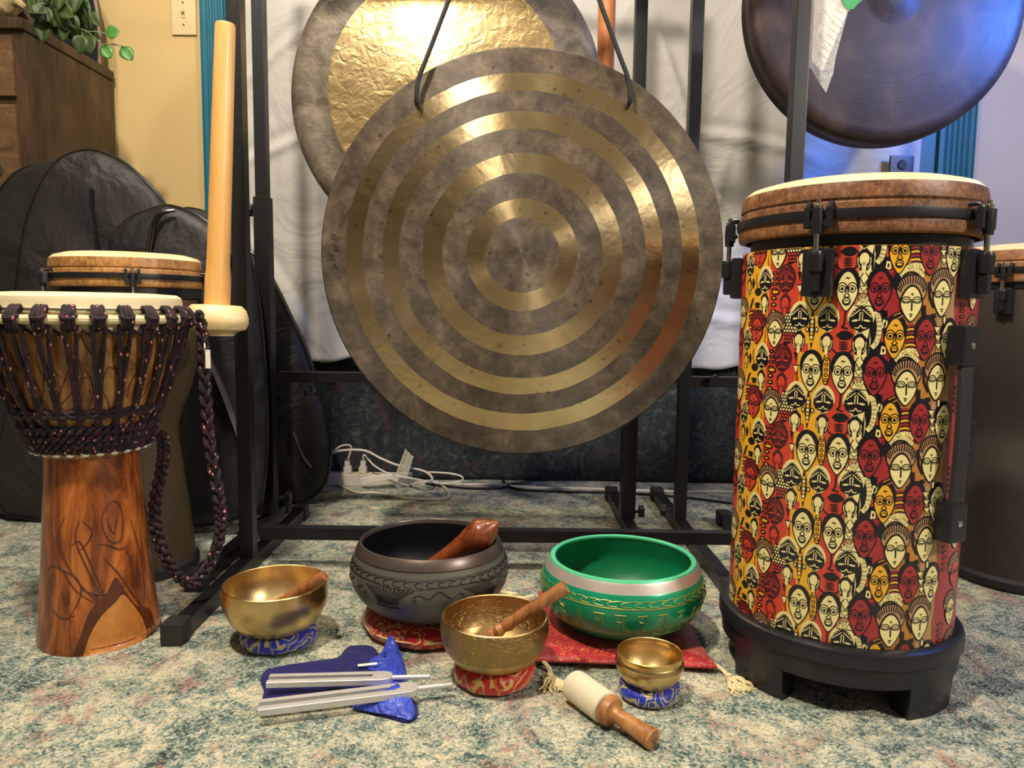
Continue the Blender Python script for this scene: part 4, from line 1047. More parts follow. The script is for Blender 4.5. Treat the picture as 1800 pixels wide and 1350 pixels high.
cush_ring('ring_cushion', 'small blue and gold ring cushion under the smallest brass bowl', (.199, .996), .0435, .024, 'blubro')
t = thing('round_cushion', 'flat round red cushion with gold scrolls under the black bowl', 'cushion', (-.139, 1.222, 0))
bm = lathe([(0, 0), (.092, 0), (.103, .006), (.109, .016), (.107, .026), (.096, .034), (.07, .037), (0, .034)], 72)
for v in bm.verts:
    a = atan2(v.co.y, v.co.x); k = 1 + .012 * sin(a * 7) + .006 * sin(a * 15); v.co.x *= k; v.co.y *= k
obj('cover', bm, 'redbro', t)
bm = nb(); tube(bm, [(.1085 * cos(2 * pi * i / 60), .1085 * sin(2 * pi * i / 60), .018) for i in range(60)], .0012, 6, closed=True); obj('piping', bm, 'cream', t)

# left brass bowl
Z = .021
t = thing('singing_bowl', 'plain brass singing bowl at left on blue cushion', 'singing bowl', (-.377, 1.152, Z))
o1 = [(.030, 0), (.043, .002), (.058, .010), (.071, .024), (.079, .040), (.0825, .055), (.083, .066), (.0815, .079)]
obj('bowl', lathe(bowlprof(o1, .003, .005), 96), 'brass', t)
# engraved bowl
t = thing('singing_bowl', 'brass singing bowl engraved with scrolls, centre front on red ring cushion', 'singing bowl', (-.021, 1.037, .027))
o2 = [(.030, 0), (.046, .003), (.062, .012), (.072, .026), (.0775, .042), (.079, .055), (.0775, .066), (.0775, .070), (.0765, .072)]
ob = obj('bowl', lathe(bowlprof(o2, .003, .005), 96), 'brass_e', t)
bm = nb()
for k in range(14):
    a = 2 * pi * k / 14; c_ = Vector((cos(a) * .030, sin(a) * .030, .0056)); tube(bm, [c_ + Vector((cos(q) * .006, sin(q) * .006, 0)) * (1 - q / 18) for q in [i * .6 for i in range(16)]], .0006, 5)
for r_ in (.018, .040, .043): tube(bm, [(r_ * cos(2 * pi * i / 60), r_ * sin(2 * pi * i / 60), .0056) for i in range(60)], .0006, 5, closed=True)
obj('inner_engraving', bm, 'engr', t)
# smallest bowl
t = thing('singing_bowl', 'smallest plain golden brass bowl, right front on small blue cushion', 'singing bowl', (.198, .996, .018))
o3 = [(.018, 0), (.028, .002), (.037, .009), (.044, .019), (.0475, .029), (.047, .037), (.0452, .0395), (.0456, .0405), (.045, .044), (.046, .0475)]
obj('bowl', lathe(bowlprof(o3, .0022, .003), 80), 'brass_s', t)
bm = nb()
for z_, r_ in ((.0335, .0476), (.0365, .0472)): tube(bm, [(r_ * cos(2 * pi * i / 80), r_ * sin(2 * pi * i / 80), z_) for i in range(80)], .0003, 5, closed=True)
obj('turned_lines', bm, 'engr', t)

def surf(outer, a, z, out=.0004):
    tab = [(zz, r) for r, zz in outer]; return pol(a, interp(tab, z) + out, z)
def chain(bm, outer, z, a0, a1, n, hh, r=.0007):
    for k in range(n):
        a = a0 + (a1 - a0) * k / n; w_ = (a1 - a0) / n
        tube(bm, [surf(outer, a + w_ * (.75 + .75 * cos(q)), z + hh * sin(q) + hh * .3 * cos(q)) for q in [i * 2 * pi / 12 for i in range(10)]], r, 5)
# black bowl
BX, BY = -.136, 1.222
t = thing('black_singing_bowl', 'large black singing bowl with etched leaf fans, on round red cushion', 'singing bowl', (BX, BY, .034))
ob_ = [(.062, 0), (.085, .004), (.105, .016), (.120, .032), (.130, .050), (.1335, .066), (.131, .084), (.125, .099), (.1235, .1030)]
lipo = [(.1235, .1035), (.1245, .1045), (.1225, .110), (.1190, .1165), (.1160, .1203), (.1142, .1207), (.1128, .1190), (.1122, .113)]
obj('bowl', lathe([(0, 0)] + ob_ + [(.118, .1032)], 112), 'blackbowl', t)
bm = lathe([(.1170, .1035)] + lipo, 112); obj('rim', bm, 'blacklip', t, label='polished brown-grey rim')
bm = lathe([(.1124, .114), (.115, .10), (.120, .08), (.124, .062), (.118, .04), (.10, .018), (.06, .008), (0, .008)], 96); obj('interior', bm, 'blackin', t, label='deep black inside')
cb = atan2(-BY, -BX)
bm = nb()
for rr_ in (.094,): tube(bm, [surf(ob_, 2 * pi * i / 100, rr_, .0002) for i in range(100)], .0004, 5, closed=True)
for rr_ in (.0815,): tube(bm, [surf(ob_, 2 * pi * i / 100, rr_ + .002 * sin(5 * (2 * pi * i / 100 - cb)), .0002) for i in range(100)], .0009, 5, closed=True)
chain(bm, ob_, .0875, 0, 2 * pi, 46, .0045, .0009)
for k in range(5):
    ac = cb - .52 + k * 2 * pi / 5
    for j in range(-6, 7):
        tube(bm, [surf(ob_, ac + j * .022 * (1 + 1.5 * q ** 2.2), .052 + .028 * q - abs(j) * .0005 * q, .0001) for q in [i / 6 for i in range(7)]], .0010, 5)
    for z_ in (.050, .047): tube(bm, [surf(ob_, ac + j * .04, z_, .0002) for j in range(-4, 5)], .0009, 5)
    am = ac + pi / 5
    pts = [(am - .25, .060), (am - .30, .066), (am - .23, .071), (am - .12, .066), (am, .076), (am + .12, .066), (am + .23, .071), (am + .30, .066), (am + .25, .060)]
    tube(bm, [surf(ob_, p.x, p.y, .0002) for p in sm([(a, b, 0) for a, b in pts], 5)], .0009, 5)
obj('etching', bm, 'engr', t)
# green bowl
GX, GYb = .187, 1.195
t = thing('green_singing_bowl', 'large green enamelled singing bowl with silver band and gold script', 'singing bowl', (GX, GYb, .022))
og = [(.060, 0), (.080, .003), (.105, .016), (.122, .032), (.132, .050), (.136, .066), (.1345, .082), (.129, .094), (.1275, .096)]
obj('bowl', lathe([(0, 0)] + og + [(.118, .096)], 112), 'green', t)
bm = lathe([(.118, .096), (.1275, .096), (.1268, .0975), (.1225, .108), (.1205, .1115), (.114, .1115)], 112); obj('silver_band', bm, 'silver', t, label='brushed silver band')
bm = lathe([(.1205, .1115), (.119, .1142), (.115, .1150), (.1115, .1132), (.1115, .11)], 112); obj('rim', bm, 'greenlip', t, label='pale green rim')
bm = lathe([(.1118, .112), (.116, .10), (.124, .08), (.128, .064), (.122, .04), (.105, .020), (.07, .009), (0, .007)], 96); obj('interior', bm, 'greenin', t)
bm = nb(); cg = atan2(-GYb, -GX)
for z_ in (.0775, .0765, .030): tube(bm, [surf(og, 2 * pi * i / 100, z_, .0001) for i in range(100)], .0006, 5, closed=True)
chain(bm, og, .084, 0, 2 * pi, 40, .0038, .0006)
glyph = [[[(-1, 1), (1, 1)], [(0, 1), (-.8, .3), (.2, .1), (-.7, -.5)], [(.6, 1), (.6, -.2), (.2, -1)]], [[(-1, 1), (1, 1)], [(-.6, 1), (-.7, .2), (.1, .0), (.5, .6)], [(.5, 1), (.6, -1)], [(-.2, -.2), (-.5, -1)]],
         [[(-.9, 1), (.9, 1)], [(-.5, .8), (.4, .5), (-.4, .1), (.5, -.3), (0, -1)]], [[(-.9, .9), (.9, 1)], [(.2, .9), (-.6, .2), (.3, -.1), (.1, -1)], [(.8, .9), (.8, .2)]], [[(-.3, .9), (-.3, -.6)], [(.3, .9), (.3, -.6)]]]
n = 26
for k in range(n):
    a = cg + 2 * pi * k / n; gl = glyph[(k * 2 + 1) % 5]
    for s_ in gl:
        P = sm([(x, y, 0) for x, y in s_], 4); tube(bm, [surf(og, a + p.x * .062, .056 + p.y * .0115, .0002) for p in P], .0008, 5)
for k in range(34):
    a = 2 * pi * k / 34
    tube(bm, [surf(og, a + .05 * cos(q) * (1 - q / 14), .038 + .0055 * sin(q) * (1 - q / 14), .0001) for q in [i * .7 for i in range(12)]], .0008, 5)
obj('gold_script', bm, 'goldline', t)

# square tasselled cushion under the green bowl
t = thing('square_cushion', 'square crimson brocade cushion with cream corner tassels under the green bowl', 'cushion', (.183, 1.205, 0))
rot = R(-3)
out = []
n = 14; hw = .138
cs = [(-1, -1), (1, -1), (1, 1), (-1, 1)]
for i in range(4):
    a = cs[i]; b = cs[(i + 1) % 4]
    for k in range(n):
        q = k / n; x = a[0] + (b[0] - a[0]) * q; y = a[1] + (b[1] - a[1]) * q; bow = .09 * sin(pi * q) * (-1)
        if i == 0: y += bow * -.15
        elif i == 1: x += bow
        elif i == 2: y -= bow
        else: x -= bow
        out.append((x * hw * cos(rot) - y * hw * sin(rot), x * hw * sin(rot) + y * hw * cos(rot)))
bm = pillow(out, .014, 9, 2.6, .011, mirror=True)
for v in bm.verts:
    r_ = v.co.xy.length
    if v.co.z > .011: v.co.z -= .003 * math.exp(-(r_ / .08) ** 4)
    v.co.z = max(v.co.z, .0005)
obj('cover', bm, 'redbro2', t)
def tassel(parent, p, d, curve):
    bm = nb(); p = Vector(p); d = Vector(d).normalized(); sd = Vector((-d.y, d.x, 0))
    pts = [p, p + d * .018 + sd * curve + Vector((0, 0, -.004)), p + d * .038 - sd * curve * .3 + Vector((0, 0, -.006))]
    pts = [Vector((q.x, q.y, max(q.z, .004))) for q in sm(pts, 5)]
    for s_ in (-1, 0, 1): tube(bm, [q + sd * .0018 * s_ + Vector((0, 0, .001 * (s_ == 0))) for q in pts], .0018, 6)
    e = pts[-1]; lathe([(0, -.006), (.005, -.004), (.006, 0), (.005, .004), (0, .006)], 12, bm, mx=Matrix.Translation(Vector((e.x, e.y, .006))))
    for k in range(26):
        a = random.uniform(-.75, .75); L_ = random.uniform(.028, .046); dd = (d * cos(a) + sd * sin(a)); wv_ = random.uniform(-.004, .004)
        q = [Vector((e.x, e.y, .006)), e + dd * L_ * .35 + Vector((0, 0, .003)) + sd * wv_, e + dd * L_ * .7 - sd * wv_, e + dd * L_]
        q = [Vector((x.x, x.y, max(.0018, min(x.z, .009)) if i < 2 else .0018 + (k % 3) * .0012)) for i, x in enumerate(q)]
        tube(bm, sm(q, 3), .0014, 5)
    return obj('tassel', bm, 'cream', parent)
tassel(t, (.125, -.128, .010), (.55, -1, 0), .006)
tassel(t, (-.13, -.130, .010), (.25, -1, 0), .004)
tassel(t, (-.138, .128, .010), (-.7, .25, 0), .004)
tassel(t, (.130, .138, .010), (.8, .6, 0), .004)

# ------------------------------------------------------------------ strikers
def two(a, b, prof, name, label, mat, part='shaft', seg=28, extra=None):
    a = Vector(a); b = Vector(b); t = thing(name, label, 'mallet', tuple(a))
    o = obj(part, stick(prof, (0, 0, 0), b - a, seg), mat, t); return t
# in the left brass bowl
r = .0092
two((-.392, 1.150, .051), at(571, 1012, y=1.128), [(r * .9, 0), (r, .03), (r, .22), (r * .86, .25), (r * 1.02, .29), (r * .84, .33), (r * 1.02, .38), (r * .95, .42), (r, .46), (r * 1.02, .97), (r * .92, 1)], 'bowl_striker', 'short light wooden striker leaning in the left brass bowl', 'stickwood')
# in the engraved bowl
r = .0095
two((-.046, 1.036, .054), at(995, 1031, y=1.025), [(r * .5, 0), (r * .8, .04), (r, .16), (r * .78, .20), (r * 1.08, .25), (r * .78, .30), (r * 1.1, .36), (r * .82, .42), (r, .48), (r * 1.05, .97), (r * .97, 1)], 'bowl_striker', 'grooved wooden striker leaning in the engraved brass bowl', 'stickwood')
# in the black bowl
a = Vector((-.170, 1.205, .085)); b = at(876, 918, y=1.195)
two(a, b, [(.008, 0), (.010, .05), (.0115, .2), (.0135, .45), (.018, .62), (.024, .75), (.0255, .82), (.0235, .86), (.012, .95), (.003, 1)], 'pointed_striker', 'thick dark wooden striker with conical tip leaning in the black bowl', 'darkstick')
# suede mallet on the carpet
a = at(1008, 1203, z=.0215); m_ = at(1067, 1246, z=.0215); e = at(1150, 1301, z=.0135)
ax = (m_ - a).normalized(); e = Vector((e.x, e.y, .0135))
t = thing('suede_mallet', 'wooden mallet with cream suede-wrapped head lying on the carpet in front', 'mallet', tuple(a))
L = (m_ - a).length
obj('suede_head', stick([(.0175, 0), (.0205, .03), (.0213, .08), (.0213, .93), (.0205, .98), (.018, 1)], (0, 0, 0), m_ - a, 40), 'suede', t)
r = .011
obj('handle', stick([(.0195, 0), (.0203, .05), (.019, .14), (.013, .17), (.0112, .20), (.0100, .3), (.0110, .6), (.0125, .85), (.0134, .90), (.012, .92), (.0136, .95), (.0125, .99), (.009, 1)], m_ - a, e - a, 36), 'malletwood', t)
bm = nb()
for dx, dz in ((-.004, 0), (.004, 0), (0, -.004)):
    d_ = (e - m_).normalized(); x = d_.cross(Vector((0, 0, 1))).normalized(); up = x.cross(d_)
    lathe([(0, .0005), (.0013, .0004), (.0013, -.002), (0, -.002)], 10, bm, mx=Matrix.Translation(e - a + x * dx + up * dz) @ d_.to_track_quat('Z', 'Y').to_matrix().to_4x4())
obj('peg_holes', bm, 'groove', t)

# ------------------------------------------------------------------ pouch and tuning forks
def floor_outline(px, zz=0.0): return [at(a, b, z=zz) for a, b in px]
po = floor_outline([(458, 1200), (462, 1184), (480, 1176), (540, 1166), (592, 1158), (604, 1146), (618, 1137), (654, 1138), (668, 1152), (684, 1150), (692, 1140), (704, 1150), (712, 1170), (716, 1200), (722, 1225), (733, 1240), (734, 1262), (716, 1272), (690, 1266), (650, 1256), (610, 1240), (560, 1238), (500, 1236), (463, 1232), (464, 1216)])
c0 = sum(po, Vector()) / len(po); t = thing('velvet_pouch', 'crumpled royal blue velvet pouch with satin lining under the tuning forks', 'pouch', (c0.x, c0.y, 0))
ol = [(p.x - c0.x, p.y - c0.y) for p in sm(po, 3, True)]
bm = pillow(ol, .008, 14, 4, .0005, bump=lambda x, y, s: .0028 * wav(x, y, 1.6)); obj('velvet', bm, 'velvet', t, ang=180)
ll = floor_outline([(640, 1176), (650, 1160), (672, 1146), (686, 1128), (692, 1128), (704, 1148), (714, 1176), (716, 1205), (722, 1228), (730, 1250), (722, 1264), (694, 1258), (650, 1250), (618, 1240), (640, 1226), (668, 1222), (684, 1205), (668, 1190)], .006)
lo_ = [(p.x - c0.x, p.y - c0.y) for p in sm(ll, 3, True)]
cx_ = sum(p[0] for p in lo_) / len(lo_); cy_ = sum(p[1] for p in lo_) / len(lo_)
def crump(x, y, s): return .0045 * abs(sin(x * 95 + 60 * y + 3 * sin(y * 40))) + .003 * wav(x, y, 3.2)
bm = pillow(lo_, .007, 14, 4, .004, bump=crump)
pk = at(690, 1128, z=.006) - c0
for v in bm.verts:
    d_ = (Vector((v.co.x, v.co.y)) - Vector((pk.x - .0, pk.y - .012))).length
    v.co.z += .020 * math.exp(-(d_ / .020) ** 2) * .7
    d_ = (Vector((v.co.x, v.co.y)) - Vector((pk.x + .035, pk.y - .18))).length
    v.co.z += .010 * math.exp(-(d_ / .022) ** 2)
obj('satin_lining', bm, 'satin', t, label='shiny lighter blue satin lining', ang=180)
bm = nb(); p = at(646, 1168, z=.016) - c0; box(bm, (-.014, -.003, -.0004), (.014, .003, .0004), mx=Matrix.Translation(p) @ Matrix.Rotation(R(14), 4, 'Z')); obj('white_label', bm, 'paper', t, label='small white sewn label')
def fork(label, a, b, c, tw, gap, z, yl=.012, sw=.0035, roll=0):
    """a: centre of the tine ends, b: centre of the yoke end, c: end of the stem (world xy)"""
    a = Vector((a.x, a.y, z)); b = Vector((b.x, b.y, z)); c = Vector((c.x, c.y, z)); d = (b - a); L = d.length
    t = thing('tuning_fork', label, 'tuning fork', tuple(a))
    ang_ = atan2(d.y, d.x); mx = Matrix.Rotation(ang_, 4, 'Z') @ Matrix.Rotation(R(roll), 4, 'X'); th = tw / 2
    bm = nb(); w2 = gap / 2 + tw
    # U-shaped body outline
    o_ = [(0, -w2), (L - .012, -w2), (L - .003, -w2 * .75), (L, -w2 * .3), (L, w2 * .3), (L - .003, w2 * .75), (L - .012, w2), (0, w2), (0, gap / 2), (L - .03, gap / 2), (L - .0275, gap / 4), (L - .0265, 0), (L - .0275, -gap / 4), (L - .03, -gap / 2), (0, -gap / 2)]
    lo = [bm.verts.new(mx @ Vector((x, y, -th))) for x, y in o_]; hi = [bm.verts.new(mx @ Vector((x, y, th))) for x, y in o_]
    f1 = bm.faces.new(lo[::-1]); f2 = bm.faces.new(hi)
    for i in range(len(o_)): bm.faces.new((lo[i], lo[(i + 1) % len(o_)], hi[(i + 1) % len(o_)], hi[i]))
    bmesh.ops.bevel(bm, geom=[e_ for e_ in bm.edges], offset=.0006, segments=1, affect='EDGES')
    obj('tines', bm, 'alu', t, smooth=True, ang=20)
    bm = nb(); sl = (c - b).length; lathe([(0, 0), (sw, 0), (sw, sl - .0005), (sw * .8, sl), (0, sl)], 20, bm, mx=mx @ Matrix.Translation((L - .001, 0, 0)) @ Matrix.Rotation(R(90), 4, 'Y')); obj('stem', bm, 'alu', t)
fork('upper silver tuning fork lying on the blue velvet pouch', at(471, 1193, z=.024), at(690, 1187, z=.024), at(757, 1187, z=.024), .0085, .008, .0205)
fork('longer lower silver tuning fork whose stem reaches the red ring cushion', at(454, 1244, z=.02), at(734, 1210, z=.02), at(797, 1206, z=.02), .0095, .009, .0195)

# ------------------------------------------------------------------ power strip and cables
PY = 2.235
a = at(575, 846, z=0); b = at(735, 850, z=0)
t = thing('power_strip', 'white power strip on the floor behind the gong stands', 'power strip', (-.42, PY, 0))
bm = nb(); box(bm, (-.16, -.022, 0), (.115, .022, .036), bev=.005); st = obj('strip_body', bm, 'white', t)
for x in (-.1, -.055, -.01, .035, .08):
    bm = nb(); box(bm, (x - .009, -.011, .0355), (x + .009, .011, .0368), bev=.002); obj('outlet', bm, 'almond', st)
def plug(label, x, y, lean, cable_pts, part_mat='white'):
    p = thing('power_plug', label, 'plug', (x, y, .037), group=None)
    bm = nb(); mx = Matrix.Rotation(R(lean), 4, 'Y')
    box(bm, (-.012, -.010, 0), (.012, .010, .02), bev=.003, mx=mx); box(bm, (-.008, -.007, .018), (.008, .007, .04), bev=.003, mx=mx); obj('plug_body', bm, part_mat, p)
    bm = nb(); tp = mx @ Vector((0, 0, .036)); tube(bm, sm([tp] + [Vector(q) - Vector((x, y, .037)) for q in cable_pts], 8), .0028, 7); obj('cable', bm, 'cable', p)
def f_(px, py, z=.004): return at(px, py, z=z)
fl = lambda L_: [at(a_, b_, y=yy) if yy else at(a_, b_, z=.004) for a_, b_, yy in L_]
plug('white plug, leftmost in the power strip', -.50, PY, -4, [at(617, 785, y=2.235), at(600, 784, y=2.22), at(584, 795, y=2.2), at(572, 806, y=2.2), at(560, 812, y=2.2)])
plug('white plug with cable looping over the strip, second from left', -.455, PY, 3, [at(640, 800, y=2.23), at(660, 820, y=2.2), at(690, 835, y=2.19), at(730, 842, y=2.18), at(775, 850, y=2.2), at(808, 846, y=2.22), at(812, 838, y=2.22), at(790, 832, y=2.22), at(752, 830, y=2.22)])
bm = nb(); tube(bm, sm([at(575, 800, y=2.2), at(600, 792, y=2.2), at(640, 792, y=2.2), at(670, 806, y=2.2), at(700, 818, y=2.2), at(745, 828, y=2.21), at(760, 842, y=2.19), at(745, 848, y=2.15), f_(720, 852), f_(772, 852), f_(790, 870), f_(770, 878), f_(700, 874), f_(660, 866), f_(630, 866), f_(608, 858), f_(580, 846)], 8), .0035, 8)
tag(obj('power_cable', bm, 'cable'), 'thick white cord looping over and before the power strip', 'cable')
bm = nb(); tube(bm, sm([f_(735, 845), f_(800, 851), f_(870, 852), f_(930, 857), f_(1000, 858), f_(1090, 861), f_(1180, 864), f_(1290, 865), f_(1420, 868)], 8), .0042, 8)
tag(obj('power_cable', bm, 'cable'), 'long white cord running right along the foot of the back wall', 'cable')
bm = nb(); tube(bm, sm([f_(745, 850), f_(820, 858), f_(880, 858), f_(900, 850, .008), f_(935, 846, .01), f_(930, 838, .008), f_(892, 838, .006), f_(886, 848), f_(910, 860), f_(980, 864), f_(1080, 866), f_(1180, 872), f_(1290, 885), f_(1400, 900)], 8), .0036, 8)
tag(obj('power_cable', bm, 'cord'), 'black cord with a small loop running along the floor behind the stands', 'cable')
bm = nb(); tube(bm, sm([at(538, 622, y=2.24), at(549, 655, y=2.245), at(560, 690, y=2.25), at(566, 715, y=2.25), at(570, 760, y=2.25), at(574, 806, y=2.25), at(580, 832, y=2.25)], 6), .003, 8)
tag(obj('power_cable', bm, 'cable'), 'thin white cord hanging down the dark drape beside the upright gong bag', 'cable')
# ribbed white strap bundle
t = thing('cable_tie_strap', 'white ribbed plastic strap sticking up by the power strip', 'strap', tuple(at(700, 838, y=2.19)))
bm = nb(); base_ = Vector(t.location); A = [at(697, 834, y=2.19) - base_, at(715, 838, y=2.19) - base_, at(726, 802, y=2.18) - base_, at(714, 790, y=2.18) - base_]
N = 12
for k in range(N):
    q0 = k / N; q1 = (k + .6) / N
    pa = A[0].lerp(A[1], 0); 
    l0 = A[0].lerp(A[3], q0); r0 = A[1].lerp(A[2], q0); l1 = A[0].lerp(A[3], q1); r1 = A[1].lerp(A[2], q1)
    tube(bm, [l0.lerp(l1, .5), r0.lerp(r1, .5)], .0022, 6)
tube(bm, [A[0], A[3]], .0026, 6); tube(bm, [A[1], A[2]], .0026, 6); tube(bm, [A[0].lerp(A[1], .5), A[3].lerp(A[2], .5)], .002, 6)
obj('strap_body', bm, 'white', t)
bm = nb(); pp = [at(x_, y_, y=2.17) for x_, y_ in ((632, 842), (655, 838), (690, 834), (692, 842), (660, 845), (638, 853))]
f = [bm.verts.new(p) for p in pp]; k_ = [bm.verts.new(p + Vector((0, .012, .001))) for p in pp]; bm.faces.new(f); bm.faces.new(k_[::-1])
for i in range(6): bm.faces.new((f[i], k_[i], k_[(i + 1) % 6], f[(i + 1) % 6]))
tag(obj('torn_paper_strip', bm, 'paper', smooth=False), 'torn white paper strip against the front of the power strip', 'paper')

# ------------------------------------------------------------------ bags
def bag(name, label, px, y, th, lean_dir, mat, pip=True, yaw=0, cen=None):
    P = [at(a_, b_, y=y) for a_, b_ in px]; c = sum(P, Vector()) / len(P)
    t = thing(name, label, 'bag', (c.x, y, 0))
    P = sm(P, 4, True); ol = [(p.x - c.x, max(p.z, .004)) for p in P]
    mx = Matrix(((1, 0, 0, 0), (0, 0, -1, 0), (0, 1, 0, 0), (0, 0, 0, 1)))       # (x, z, h) -> world x, -h, z
    bm = pillow(ol, .035, 14, 5, 0, bump=lambda x, z, s: .005 * wav(x, z, .55), mirror=False)
    for v in bm.verts: v.co = mx @ v.co
    # gusset
    n = len(ol); f0 = [bm.verts.new((x, 0, z)) for x, z in ol]; prev = f0
    for k in range(1, 5):
        q = k / 4; row = [bm.verts.new((x + lean_dir[0] * q + (.006 * sin(pi * q) * (1 if x > 0 else -1)), th * q, z + lean_dir[1] * q * min(1, z * 4))) for x, z in ol]
        for i in range(n): bm.faces.new((prev[i], prev[(i + 1) % n], row[(i + 1) % n], row[i]))
        prev = row
    bm.faces.new(prev)
    bmesh.ops.remove_doubles(bm, verts=bm.verts, dist=1e-5)
    obj('bag_body', bm, mat, t, ang=60)
    if pip:
        bm = nb(); tube(bm, [Vector((x * 1.0, -.004, z)) for x, z in ol], .0042, 8, closed=True)
        tube(bm, [Vector((x * 1.0 + lean_dir[0], th, z + lean_dir[1] * min(1, z * 4))) for x, z in ol], .004, 8, closed=True)
        obj('piping', bm, 'piping', t)
    return t, c
b1, c1 = bag('gong_bag', 'big round-topped black padded gong bag before the chest', [(15, 905), (18, 700), (30, 520), (40, 440), (52, 380), (76, 322), (102, 286), (132, 269), (168, 266), (208, 280), (246, 308), (288, 354), (318, 420), (330, 520), (332, 700), (325, 905)], 1.80, .055, (-.15, -.025), 'bag')
bm = nb(); pts = sm([at(160, 332, y=1.755) - Vector((c1.x, 1.80, 0)), at(163, 380, y=1.755) - Vector((c1.x, 1.80, 0)), at(172, 440, y=1.755) - Vector((c1.x, 1.80, 0)), at(182, 500, y=1.755) - Vector((c1.x, 1.80, 0))], 5)
tube(bm, pts, .013, 8, flat=.25); obj('strap', bm, 'bag2', b1)
b2, c2 = bag('drum_bag', 'smaller black bag with glossy piping leaning between big bag and stand', [(225, 915), (215, 760), (205, 560), (196, 450), (203, 412), (232, 384), (270, 368), (296, 362), (330, 371), (365, 390), (398, 430), (420, 520), (432, 640), (438, 760), (430, 870), (405, 915)], 1.70, .04, (.03, 0), 'bag2', yaw=0)
off = Vector((c2.x, 1.70, 0))
bm = nb()
for dx in (0, 5):
    tube(bm, sm([at(256 + dx, 460, y=1.662) - off, at(262 + dx, 425, y=1.658) - off, at(268 + dx, 395, y=1.655) - off, at(280 + dx, 376, y=1.658) - off, at(302 + dx, 370, y=1.665) - off], 5), .0035, 8)
obj('handle_piping', bm, 'piping', b2)
bm = nb(); tube(bm, sm([at(352, 600, y=1.658) - off, at(385, 670, y=1.658) - off, at(415, 750, y=1.658) - off, at(426, 790, y=1.658) - off], 5), .016, 8, flat=.2); obj('strap', bm, 'strap', b2, label='grey webbing strap')
b3, c3 = bag('gong_bag', 'round black gong bag standing upright behind the left stand posts', [(330, 880), (320, 700), (330, 560), (365, 470), (410, 432), (450, 450), (482, 502), (510, 560), (534, 608), (557, 678), (573, 728), (581, 797), (573, 846), (548, 873), (505, 888), (420, 892)], 2.0, .12, (-.03, 0), 'bag2', pip=True)
off = Vector((c3.x, 2.0, 0))
bm = nb(); tube(bm, sm([at(516, 760, y=1.96) - off, at(532, 800, y=1.96) - off, at(548, 822, y=1.96) - off], 5), .009, 8, flat=.25); obj('strap', bm, 'strap', b3)

# ------------------------------------------------------------------ chest of drawers
t = thing('chest_of_drawers', 'dark brown wooden chest of drawers at upper left', 'chest', (-1.56, 2.12, 0))
CX, CYY = -1.56, 2.12
bm = nb(); box(bm, (-.34, -.21, .0), (.34, .20, 1.215), bev=.004); ch = obj('carcass', bm, 'cabwood', t)
bm = nb(); box(bm, (-.36, -.225, 1.215), (.345, .20, 1.243), bev=.006); obj('top', bm, 'cabwood', t)
for z0, z1 in ((1.055, 1.20), (.72, 1.035), (.39, .70), (.06, .37)):
    bm = nb(); box(bm, (-.31, -.222, z0), (.315, -.208, z1), bev=.004); dr = obj('drawer', bm, 'drawerwood', t)
    for x in (-.19, .255):
        bm = nb(); zc = (z0 + z1) / 2
        lathe([(0, .004), (.022, .003), (.024, 0)], 24, bm, mx=Matrix.Translation((x, -.222, zc)) @ Matrix.Rotation(R(90), 4, 'X'))
        lathe([(0, .03), (.012, .028), (.016, .02), (.008, .008), (.008, 0)], 20, bm, mx=Matrix.Translation((x, -.222, zc)) @ Matrix.Rotation(R(90), 4, 'X')); obj('knob', bm, 'pot', dr)
# dark arched panel on the chest
t = thing('arched_panel', 'black arched panel with wooden edge leaning upright on the chest behind the vine', 'panel', (-1.33, 2.25, 1.243))
bm = nb(); o_ = [(-.20, 0), (.105, 0), (.108, .08), (.10, .18), (.07, .25), (.02, .31), (-.05, .345), (-.13, .35), (-.20, .33)]
a_ = [bm.verts.new((x, 0, z)) for x, z in o_]; b_ = [bm.verts.new((x, .018, z)) for x, z in o_]
bm.faces.new(a_); bm.faces.new(b_[::-1])
for i in range(len(o_)): bm.faces.new((a_[i], b_[i], b_[(i + 1) % len(o_)], a_[(i + 1) % len(o_)]))
obj('board', bm, 'plastic', t, smooth=False)
bm = nb(); tube(bm, [(x, .009, z) for x, z in sm([(x, z, 0) for x, z in o_[1:]], 4) for x, z in [(x, z)]] if False else [Vector((p.x, .009, p.y)) for p in sm([(x, z, 0) for x, z in o_[1:]], 4)], .010, 8); obj('edge', bm, 'drawerwood', t)
# cream knitted bundle
t = thing('knitted_bundle', 'cream knitted bundle on top of the chest at the far upper left corner', 'knitwear', (-1.36, 1.945, 1.25))
bm = nb()
for i, (x, y, z, a_, b_, c_) in enumerate(((0, .0, .045, .115, .06, .045), (-.03, -.0, .10, .10, .06, .04), (-.05, -.02, .16, .09, .07, .045))):
    s_ = bmesh.new(); bmesh.ops.create_uvsphere(s_, u_segments=32, v_segments=16, radius=1)
    for v in s_.verts:
        k = 1 + .05 * sin(v.co.x * 9 + v.co.z * 7); v.co = Vector((v.co.x * a_ * k + x, v.co.y * b_ * k + y, v.co.z * c_ * k + z + .004 * sin(v.co.x * 30)))
    join(bm, s_)
obj('knit', bm, 'knit', t)
